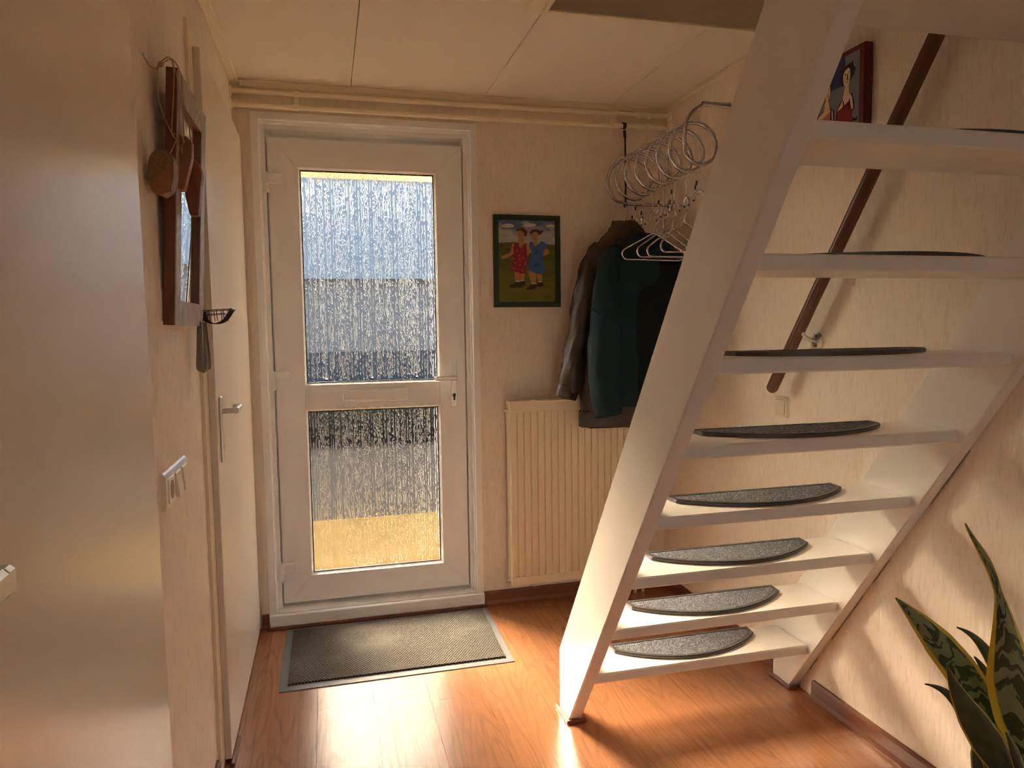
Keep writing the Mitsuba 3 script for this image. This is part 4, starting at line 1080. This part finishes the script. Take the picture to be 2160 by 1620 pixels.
LEAVES = [([(1.4982, -2.13, 0.17), (1.5678, -2.16, 0.3539), (1.5289, -2.1686, 0.4451), (1.4775, -2.1771, 0.5579), (1.444, -2.1857, 0.654), (1.408, -2.1943, 0.7584), (1.3663, -2.2029, 0.8394), (1.319, -2.2114, 0.8982), (1.2756, -2.22, 0.9509)], [0.0441, 0.0552, 0.0761, 0.0939, 0.0862, 0.0497, 0.0143, 0.014, 0.003], [(0.96, -0.25, 0.0), (0.96, -0.25, 0.0)], False, 0.16),
          ([(1.488, -2.12, 0.17), (1.5268, -2.12, 0.2896), (1.5131, -2.11, 0.3683), (1.4926, -2.1, 0.4422), (1.4632, -2.09, 0.4997), (1.4186, -2.08, 0.5603), (1.3647, -2.07, 0.625), (1.3048, -2.06, 0.6898), (1.2649, -2.05, 0.7303)], [0.0252, 0.0315, 0.036, 0.0495, 0.0606, 0.0627, 0.0557, 0.0332, 0.0033], [(0.96, -0.25, 0.0), (0.96, -0.25, 0.0)], False, 0.12),
          ([(1.4875, -2.125, 0.17), (1.5249, -2.14, 0.2909), (1.4856, -2.144, 0.3466), (1.4342, -2.148, 0.4146), (1.3798, -2.152, 0.4871), (1.3333, -2.156, 0.5567), (1.3049, -2.16, 0.6127)], [0.032, 0.04, 0.0484, 0.0586, 0.0493, 0.0275, 0.0031], [(0.96, -0.25, 0.0), (0.96, -0.25, 0.0)], True, 0.14),
          ([(1.5146, -2.11, 0.17), (1.6332, -2.08, 0.2458), (1.6333, -2.0633, 0.334), (1.6102, -2.0467, 0.4387), (1.5885, -2.03, 0.5131), (1.568, -2.0133, 0.5572), (1.5404, -1.9967, 0.589), (1.5177, -1.98, 0.6008)], [0.0262, 0.0328, 0.0353, 0.04, 0.0401, 0.0332, 0.0214, 0.0036], [(0.96, -0.25, 0.0), (0.96, -0.25, 0.0)], True, 0.14),
          ([(1.4846, -2.115, 0.17), (1.5134, -2.1, 0.3032), (1.4778, -2.084, 0.3827), (1.4503, -2.068, 0.4374), (1.4305, -2.052, 0.4699), (1.4083, -2.036, 0.4865), (1.3861, -2.02, 0.49)], [0.0218, 0.0272, 0.0295, 0.0296, 0.0274, 0.0184, 0.0046], [(0.96, -0.25, 0.0), (0.96, -0.25, 0.0)], True, 0.14),
          ([(1.4957, -2.115, 0.17), (1.5577, -2.1, 0.2717), (1.5488, -2.086, 0.3366), (1.5441, -2.072, 0.4014), (1.5529, -2.058, 0.4529), (1.544, -2.044, 0.5075), (1.5213, -2.03, 0.5463)], [0.0238, 0.0297, 0.0321, 0.0346, 0.0348, 0.0256, 0.0035], [(0.96, -0.25, 0.0), (0.96, -0.25, 0.0)], True, 0.14),
          ([(1.4958, -2.1225, 0.17), (1.5582, -2.13, 0.2786), (1.5379, -2.1325, 0.3424), (1.5155, -2.135, 0.394), (1.4877, -2.1375, 0.4516), (1.4593, -2.14, 0.4993)], [0.0198, 0.0247, 0.0268, 0.0266, 0.022, 0.0033], [(0.96, -0.25, 0.0), (0.96, -0.25, 0.0)], True, 0.14),
          ([(1.4895, -2.13, 0.17), (1.5329, -2.16, 0.3022), (1.5004, -2.1733, 0.3619), (1.4659, -2.1867, 0.4149), (1.4296, -2.2, 0.4615)], [0.0158, 0.0198, 0.0195, 0.0171, 0.0031], [(0.96, -0.25, 0.0), (0.96, -0.25, 0.0)], True, 0.14),
          ([(1.4819, -2.115, 0.17), (1.5026, -2.1, 0.2336), (1.5044, -2.0867, 0.2966), (1.5129, -2.0733, 0.3351), (1.5184, -2.06, 0.3747)], [0.0327, 0.0409, 0.0457, 0.046, 0.0232], [(0.96, -0.25, 0.0), (0.96, -0.25, 0.0)], True, 0.14)]
for ctr, wds, wdirs, dark, bend in LEAVES:
    m, uv = leaf_mesh(ctr, wds, wdirs, bend)
    obj('leaf', m, M_LEAFDK if dark else M_LEAF, PL, True, uv=uv)
pb_ = np.array(LEAVES[0][0][0])
M_POT = principled('m_pot', (.32, .30, .28), .4, .5)
M_SOIL = principled('m_soil', (.03, .02, .013), .95, .1)
PBX, PBY = 1.4750, -2.1200
obj('plant_pot', lathe([(0, 0), (.085, 0), (.105, .17), (.108, .19), (.100, .19), (.097, .165), (0, .165)], (PBX, PBY, 0), 'z', 40), M_POT, None, 40)
tag('plant_pot', 'round grey plant pot under the snake plant', 'plant pot')
obj('soil', lathe([(0, .1655), (.096, .1655), (.096, .168), (0, .168)], (PBX, PBY, 0), 'z', 40), M_SOIL, PL)

# ------------------------------------------------------------------ outside, seen through the textured glass
def matte(name, color):
    scene[name] = {'type': 'twosided', 'bsdf': {'type': 'diffuse', 'reflectance': color if isinstance(color, dict) else {'type': 'rgb', 'value': list(color)}}}
    return name


M_PAVE = matte('m_paving', mikit.proc(lambda p, n, uv: mix((.040, .030, .0135), (.047, .036, .0165), noise(p.x * 9, p.y * 9, 0))))
M_ROAD = matte('m_road', (.0130, .0135, .0150))
M_HEDGE = matte('m_hedge', mikit.proc(lambda p, n, uv: mix((.0060, .0070, .0064), (.0140, .0160, .0140), noise(p.x * 30, p.y * 30, p.z * 30))))
M_HOUSE = matte('m_house_wall', (.165, .180, .200))
M_ROOF = matte('m_house_roof', (.175, .220, .270))
M_DARKBAND = matte('m_dark_fence', (.045, .060, .082))
M_GRASSOUT = matte('m_verge', (.0085, .0092, .0105))
obj('garden_path', box(-6, 7, 0.305, 1.95, -0.25, -0.02), M_PAVE); tag('garden_path', 'sunlit sand coloured paving outside the front door', kind='structure')
obj('street', box(-40, 42, 1.95, 5.55, -0.3, -0.04), M_ROAD); tag('street', 'grey street beyond the paving outside', kind='structure')
obj('verge', box(-40, 42, 5.55, 17.5, -0.3, -0.02), M_GRASSOUT); tag('verge', 'grey ground between hedge and houses outside', kind='structure')
hm = box(-14, 16, 5.75, 6.35, -.02, .38, .08)
for _ in range(5): hm = hm.subdivide_to_size(.35)
hm = trimesh.Trimesh(hm.vertices + hm.vertex_normals * (.10 * (meshkit.fbm(hm.vertices * 3, 3, 2) - .5))[:, None], hm.faces, process=False)
obj('hedge', hm, M_HEDGE, None, True); tag('hedge', 'low dark hedge across the street outside', 'hedge')
obj('boards', cat([box(-2 + i * 1.0, -1.04 + i * 1.0, 13.0, 13.06, -.02, .88) for i in range(12)]), M_DARKBAND, 'fence'); tag('fence', 'dark board fence outside before the houses', 'fence')
obj('wall', box(-16, 20, 18.0, 24.0, -.02, 2.85), M_HOUSE, 'house')
obj('roof', extrude(Polygon([(17.6, 2.8), (21.0, 6.9), (24.4, 2.8)]), 37, 'x', -16.5), M_ROOF, 'house')
tag('house', 'row house with blue grey roof across the street outside', 'house')
M_LINTEL = matte('m_lintel', (.60, .54, .36))
obj('door_canopy', box(FX0 + 0.03, FX1 - 0.03, .205, .34, 2.118, 2.34, .004), M_LINTEL); tag('door_canopy', 'yellow boarded lintel above the front door outside', kind='structure')
obj('lawn_rear', box(-20, 20, -25, YR - WT - .01, -.3, -.05), M_GRASSOUT); tag('lawn_rear', 'grey terrace behind the house', kind='structure')
